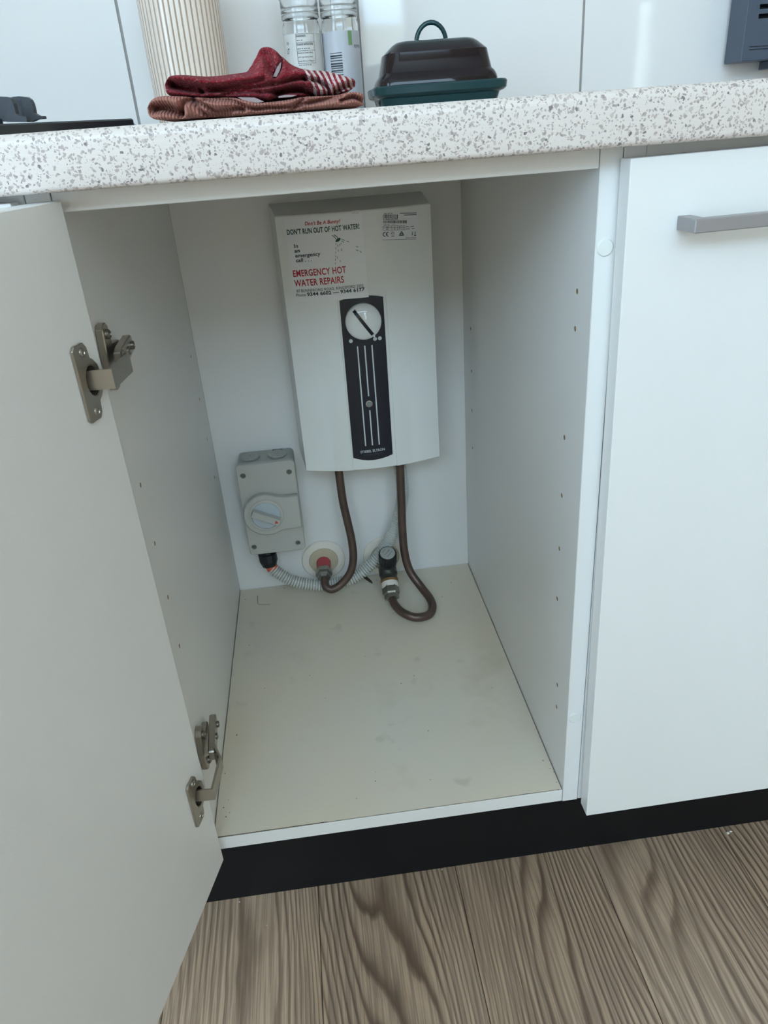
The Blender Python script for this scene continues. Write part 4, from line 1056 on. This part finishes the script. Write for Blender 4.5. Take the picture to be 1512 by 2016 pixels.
# --- folded cloths
def lump(name, topc, botc, yfront, depth, grooves, mat, label, cat, bulge, amp, seed, N=230, MF=54, under=None):
    """folded cloth: closed body whose front is pressed into folds; curves given in pixels at the front plane"""
    T = [py_(u, v, yfront) for u, v in topc]; B = [py_(u, v, yfront) for u, v in botc]
    G = [([py_(u, v, yfront) for u, v in g], dp, wd) for g, dp, wd in grooves]
    G = [([(p.x, p.z) for p in cr(g, 5)], dp, wd) for g, dp, wd in G]
    Tc = cr(T, 8); Bc = cr(B, 8)
    def zof(C, x):
        for a, b in zip(C, C[1:]):
            if a.x <= x <= b.x: return a.z+(b.z-a.z)*(x-a.x)/max(1e-9, b.x-a.x)
        return C[0].z if x < C[0].x else C[-1].z
    def sd(px_, pz_, line):
        m = 1e9
        for (ax, az), (bx, bz) in zip(line, line[1:]):
            dx, dz = bx-ax, bz-az; L2 = dx*dx+dz*dz
            t = 0 if L2 == 0 else max(0, min(1, ((px_-ax)*dx+(pz_-az)*dz)/L2))
            m = min(m, math.hypot(px_-ax-t*dx, pz_-az-t*dz))
        return m
    x0 = max(T[0].x, B[0].x); x1 = min(T[-1].x, B[-1].x); V = []; F = []; MB = 10
    for i in range(N+1):
        t = i/N; x = x0+(x1-x0)*t; zt, zb = zof(Tc, x), max(ZK+0.0003, zof(Bc, x)); zb = max(zb, under(x)+0.0008) if under else zb; zt = max(zt, zb+0.0015)
        endr = min(1.0, (math.sin(PI*min(1, max(0, t)))*5.0))**0.5 if 0 < t < 1 else 0.0
        loop = []
        for j in range(MF+1):
            v = j/MF; z = zb+(zt-zb)*v
            rb = (1-abs(2*v-1)**3.0)**0.5
            y = yfront+0.012-bulge*rb*endr
            for (g, dp, wd) in G:
                q = sd(x, z, g)
                y += 1.35*dp*math.exp(-(q/(wd*0.8))**2)-dp*0.30*math.exp(-((q-2.2*wd)/(1.2*wd))**2)
            y += amp*mnoise.noise(Vector((x*70+seed, z*110, 0)))+amp*0.5*mnoise.noise(Vector((x*220, z*260+seed, 3)))
            y += 1.3*amp*mnoise.noise(Vector((x*38+seed, z*190, 7)))
            loop.append(Vector((x, y, z)))
        for j in range(1, MB+1):
            v = j/MB; yb = yfront+0.02+(depth-0.02)*v; dip = 0.10*(zt-zb)*v
            z = zt-dip+0.4*amp*mnoise.noise(Vector((x*60, yb*60, seed)))
            loop.append(Vector((x, yb, z if j < MB else zb+(zt-zb)*0.75)))
        loop.append(Vector((x, yfront+depth+0.003, zb+(zt-zb)*0.4))); loop.append(Vector((x, yfront+depth, zb)))
        m = len(loop); V += loop
    for i in range(N):
        for k in range(m): F.append([i*m+k, i*m+(k+1) % m, (i+1)*m+(k+1) % m, (i+1)*m+k])
    F += [list(range(m)), list(range(N*m, N*m+m))]
    # object origin at the cloth's base so its own weave coordinates stay with it
    r = empty(name, (x0, yfront, ZK), label, cat, 'folded cloths on the bench')
    o = put('cloth', V, F, mat, r, True, flat_angle=80)
    r_top[0] = lambda x: zof(Tc, x) if Tc[0].x < x < Tc[-1].x else ZK
    return r
r_top = [None]
def zt_(x, y): return (270+x/3.287, 60+y/3.287)
pk = lump('dish_cloth', [zt_(*p) for p in ((52, 500), (70, 462), (110, 432), (180, 420), (300, 425), (430, 432), (620, 432), (800, 462), (1000, 440), (1090, 425), (1280, 415), (1380, 395), (1450, 398), (1476, 420))],
          [zt_(*p) for p in ((52, 520), (75, 558), (130, 578), (250, 575), (420, 562), (700, 545), (980, 520), (1250, 500), (1420, 486), (1476, 478))], 0.085, 0.15,
          [([zt_(*p) for p in ((95, 505), (150, 498), (215, 510), (268, 530))], 0.016, 0.0035), ([zt_(*p) for p in ((285, 540), (295, 475), (335, 452), (385, 490), (450, 545), (600, 540))], 0.010, 0.0022),
           ([zt_(*p) for p in ((350, 440), (430, 480), (520, 520), (640, 505), (690, 512))], 0.010, 0.0020), ([zt_(*p) for p in ((430, 445), (600, 450), (740, 505), (850, 500), (1000, 490), (1080, 440))], 0.007, 0.0016),
           ([zt_(*p) for p in ((1000, 515), (1060, 480), (1200, 450), (1330, 420))], 0.007, 0.0018), ([zt_(*p) for p in ((1320, 455), (1400, 430), (1470, 455))], 0.009, 0.0018)],
          'towel_pink', 'faded pink terry dish cloth folded flat under the red towel', 'cloth', 0.012, 0.0010, 4.0)
rt = lump('tea_towel', [zt_(*p) for p in ((172, 350), (185, 315), (220, 292), (300, 284), (450, 292), (600, 278), (690, 262), (722, 225), (760, 160), (790, 108), (830, 96), (875, 108), (930, 155), (985, 205), (1060, 240), (1130, 250), (1230, 258), (1330, 285), (1405, 310), (1426, 335))],
          [zt_(*p) for p in ((172, 370), (190, 410), (240, 424), (400, 428), (600, 430), (760, 442), (850, 452), (900, 436), (1010, 430), (1100, 455), (1180, 455), (1225, 440), (1300, 410), (1380, 385), (1426, 350))], 0.098, 0.13,
          [([zt_(*p) for p in ((215, 355), (260, 368), (330, 378), (400, 385))], 0.018, 0.0030), ([zt_(*p) for p in ((200, 330), (300, 345), (420, 362), (540, 372), (680, 350), (820, 318))], 0.008, 0.0020),
           ([zt_(*p) for p in ((420, 395), (560, 385), (700, 372), (880, 352), (1010, 322), (1080, 312))], 0.012, 0.0022), ([zt_(*p) for p in ((560, 415), (700, 395), (860, 400), (1000, 372), (1080, 372))], 0.009, 0.0018),
           ([zt_(*p) for p in ((900, 405), (1000, 385), (1100, 390), (1150, 425))], 0.016, 0.0028), ([zt_(*p) for p in ((730, 250), (770, 190), (800, 150), (850, 190), (880, 270))], 0.010, 0.0055),
           ([zt_(*p) for p in ((925, 165), (930, 230), (890, 300))], 0.008, 0.0018), ([zt_(*p) for p in ((1090, 320), (1180, 335), (1240, 380), (1230, 440))], 0.008, 0.0018),
           ([zt_(*p) for p in ((1280, 400), (1340, 365), (1420, 345))], 0.010, 0.0020)],
          'towel_red', 'red checked tea towel crumpled on top of the pink cloth', 'towel', 0.016, 0.0012, 9.0, under=r_top[0])
def tagpiece(name, pts, y, parent):
    prism(name, pts, lambda u, v, d: py_(u, v, d), y, y+0.02, 'cloth_tag', parent)
tagpiece('care_tag', [zt_(*p) for p in ((650, 432), (760, 434), (822, 460), (780, 468), (700, 456))], 0.0870, rt)
tagpiece('care_tag', [zt_(*p) for p in ((915, 426), (960, 416), (1035, 418), (1000, 430), (915, 436))], 0.0870, rt)
prism('woven_band', [zt_(*p) for p in ((880, 298), (915, 215), (934, 205), (925, 255), (902, 300))], lambda u, v, d: py_(u, v, d), 0.0965, 0.102, 'cloth_tag', rt)

# --- gas cooktop with pan support
ck = empty('gas_cooktop', (-0.25, 0.30, ZK), 'black gas cooktop with cast iron pan support at the bench end', 'cooktop')
zS = ZK+0.0095
cA = at(262, 232.8, 'z', zS); cB = at(20, 243, 'z', zS); dv = (cA-cB)
cB = cA-dv*2.2
hobo = [(cA.x, cA.y), (cA.x-0.004, cA.y+0.010), (cA.x-0.055, 0.50), (-0.56, 0.50), (-0.56, cB.y), (cB.x, cB.y)]
prism('glass_top', hobo, lambda a, b, d: Vector((a, b, d)), ZK+0.0002, zS, 'hob', ck, bev=0.0012)
def zk(x, y): return (x/11.63, 150+y/11.63)
ps = empty_part('pan_support', ck)
for out, y in (([(250, 500), (340, 478), (480, 465), (640, 480), (720, 540), (770, 640), (815, 850), (920, 912), (1020, 915), (1035, 975), (880, 988), (740, 1050), (600, 1050), (545, 900), (530, 590), (350, 575)], 0.215),
               ([(-400, 470), (0, 468), (200, 478), (270, 500), (340, 620), (400, 860), (500, 920), (640, 938), (655, 1020), (640, 1050), (200, 1050), (165, 850), (150, 600), (0, 575), (-400, 590)], 0.190)):
    P3 = [py_(*zk(*p), y) for p in out]
    V = []; n = len(P3)
    for dy in (-0.005, 0.005): V += [Vector((p.x, y+dy, max(zS, p.z))) for p in P3]
    bm = bmesh.new(); vs = [bm.verts.new(v) for v in V]; bm.faces.new(vs[:n]); bm.faces.new(vs[n:])
    for i in range(n): bm.faces.new([vs[i], vs[(i+1) % n], vs[n+(i+1) % n], vs[n+i]])
    put_bm('support_finger', bm, 'iron', ps)
P3 = [py_(*zk(*p), 0.232) for p in ((-400, 545), (150, 545), (560, 545), (600, 1040), (-400, 1040))]
prism('support_web', [(p.x, max(zS, p.z)) for p in P3], lambda a, b, d: Vector((a, d, b)), 0.228, 0.236, 'iron', ps)
c_ = py_(5, 240, 0.185)
box('support_frame', -0.45, c_.x-0.002, 0.182, 0.194, zS, zS+0.010, 'iron', ps, bev=0.002)
box('support_frame', -0.45, c_.x-0.010, 0.400, 0.412, zS, zS+0.010, 'iron', ps, bev=0.002)
bu = lathe('burner', (-0.26, 0.30, zS), (0, 0, 1), [(0, 0), (0.05, 0), (0.05, 0.006), (0.038, 0.010), (0.038, 0.016), (0.03, 0.018), (0, 0.018)], 'iron', ck, 32)

# --- slotted grey box fixed to the splashback
q0 = py_(1458, 121.5, 0.505)
vb = empty('vented_box', (q0.x+0.09, 0.53, q0.z), 'slate grey slotted metal box fixed to the white tiled splashback', 'vent box')
bx = box('housing', q0.x, q0.x+0.19, 0.505, YB-0.0062, q0.z, q0.z+0.16, 'vent_box', vb, bev=0.001)
fy = 0.505
sl = []
for k, (u, v, h_) in enumerate(((1493, 37, 0.0055), (1495.5, 18, 0.0055), (1497, 0, 0.0055), (1499, -19, 0.0055), (1501, -38, 0.0055))):
    s0 = py_(u, v, fy); sl.append(solid_box(s0.x, q0.x+0.175, fy-0.003, fy+0.034, s0.z, s0.z+h_))
s0 = py_(1474.5, 99, fy); s1 = py_(1475, 93.5, fy)
sl.append(solid_box(s0.x, q0.x+0.175, fy-0.003, fy+0.003, s0.z, s0.z+0.0010)); sl.append(solid_box(s0.x, q0.x+0.175, fy-0.003, fy+0.003, s1.z, s1.z+0.0010))
cut(bx, sl)
box('mounting_foot', q0.x+0.052, q0.x+0.070, 0.515, YB-0.0062, q0.z-0.010, q0.z, 'vent_box', vb)

# ================================================================ SMALL DEBRIS
def crumbs(name, spots, zb, mat, label):
    V = []; F = []
    for (p, r) in spots:
        b = len(V); k = 5
        for i in range(k):
            a = 2*PI*i/k+rnd.random(); V.append((p.x+r*math.cos(a)*rnd.uniform(0.6, 1.2), p.y+r*math.sin(a)*rnd.uniform(0.6, 1.2), zb))
        V.append((p.x, p.y, zb+r*0.7))
        F += [[b+i, b+(i+1) % k, b+k] for i in range(k)]+[[b+i for i in range(k)]]
    return tag(put(name, V, F, mat), label, 'crumbs', None, 'stuff')
sp = [((888, 1147), 0.0011), ((870, 1175), 0.0009), ((1000, 1290), 0.0006), ((610, 1330), 0.0007), ((847, 1535), 0.0008), ((466, 1447), 0.0012), ((443, 1523), 0.0008), ((440, 1590), 0.0010), ((445, 1608), 0.0012),
      ((452, 1600), 0.0007), ((450, 1575), 0.0006), ((1096, 1540), 0.0008), ((1099, 1555), 0.0009), ((1090, 1520), 0.0006), ((1083, 1513), 0.0006), ((739, 1538), 0.0009), ((483, 1180), 0.0010), ((905, 1107.6), 0.0020), ((900, 1112), 0.0008),
      ((545, 1160), 0.0008), ((560, 1158), 0.0010), ((790, 1130), 0.0008), ((740, 1520), 0.0006), ((702, 1572), 0.0007), ((521, 1355), 0.0008), ((540, 1365), 0.0006), ((968, 1354), 0.0006)]
for i in range(60):
    sp.append(((rnd.uniform(480, 760), rnd.uniform(1137, 1150)), rnd.uniform(0.0003, 0.0009)))
crumbs('dirt_specks', [(at(u, v, 'z', ZF), r) for (u, v), r in sp if at(u, v, 'z', ZF).y < D-0.002], ZF+0.0001, 'crumb_dark', 'dark dirt specks scattered over the cabinet base')
V = []; F = []
tw = [at(u, v, 'z', ZF+0.0012) for u, v in ((713, 1133), (721, 1138), (729, 1144), (733, 1148))]
tag(put('twig', *tube_geo(tw, lambda i: (0.0020, 0.0028, 0.0022, 0.0008)[i], 6), 'crumb_dark'), 'small dark sliver of debris by the valve', 'debris')
crumbs('floor_crumbs', [(at(u, v, 'z', 0), r) for (u, v), r in (((1298, 1643), 0.0016), ((1433, 1640), 0.0028), ((1439, 1637), 0.0022), ((472, 1776), 0.0012), ((525, 1822), 0.0008), ((870, 1712), 0.0010), ((1150, 1668), 0.0010))], 0.0002, 'crumb_white', 'pale crumbs lying on the wooden floor near the kickboard')
crumbs('bench_crumbs', [(Vector((u, y, 0)), r) for u, y, r in ((0.42, 0.30, 0.002), (0.455, 0.28, 0.0015), (0.40, 0.25, 0.002))], ZK+0.0001, 'crumb_dark', 'tiny crumbs on the benchtop beside the butter dish')
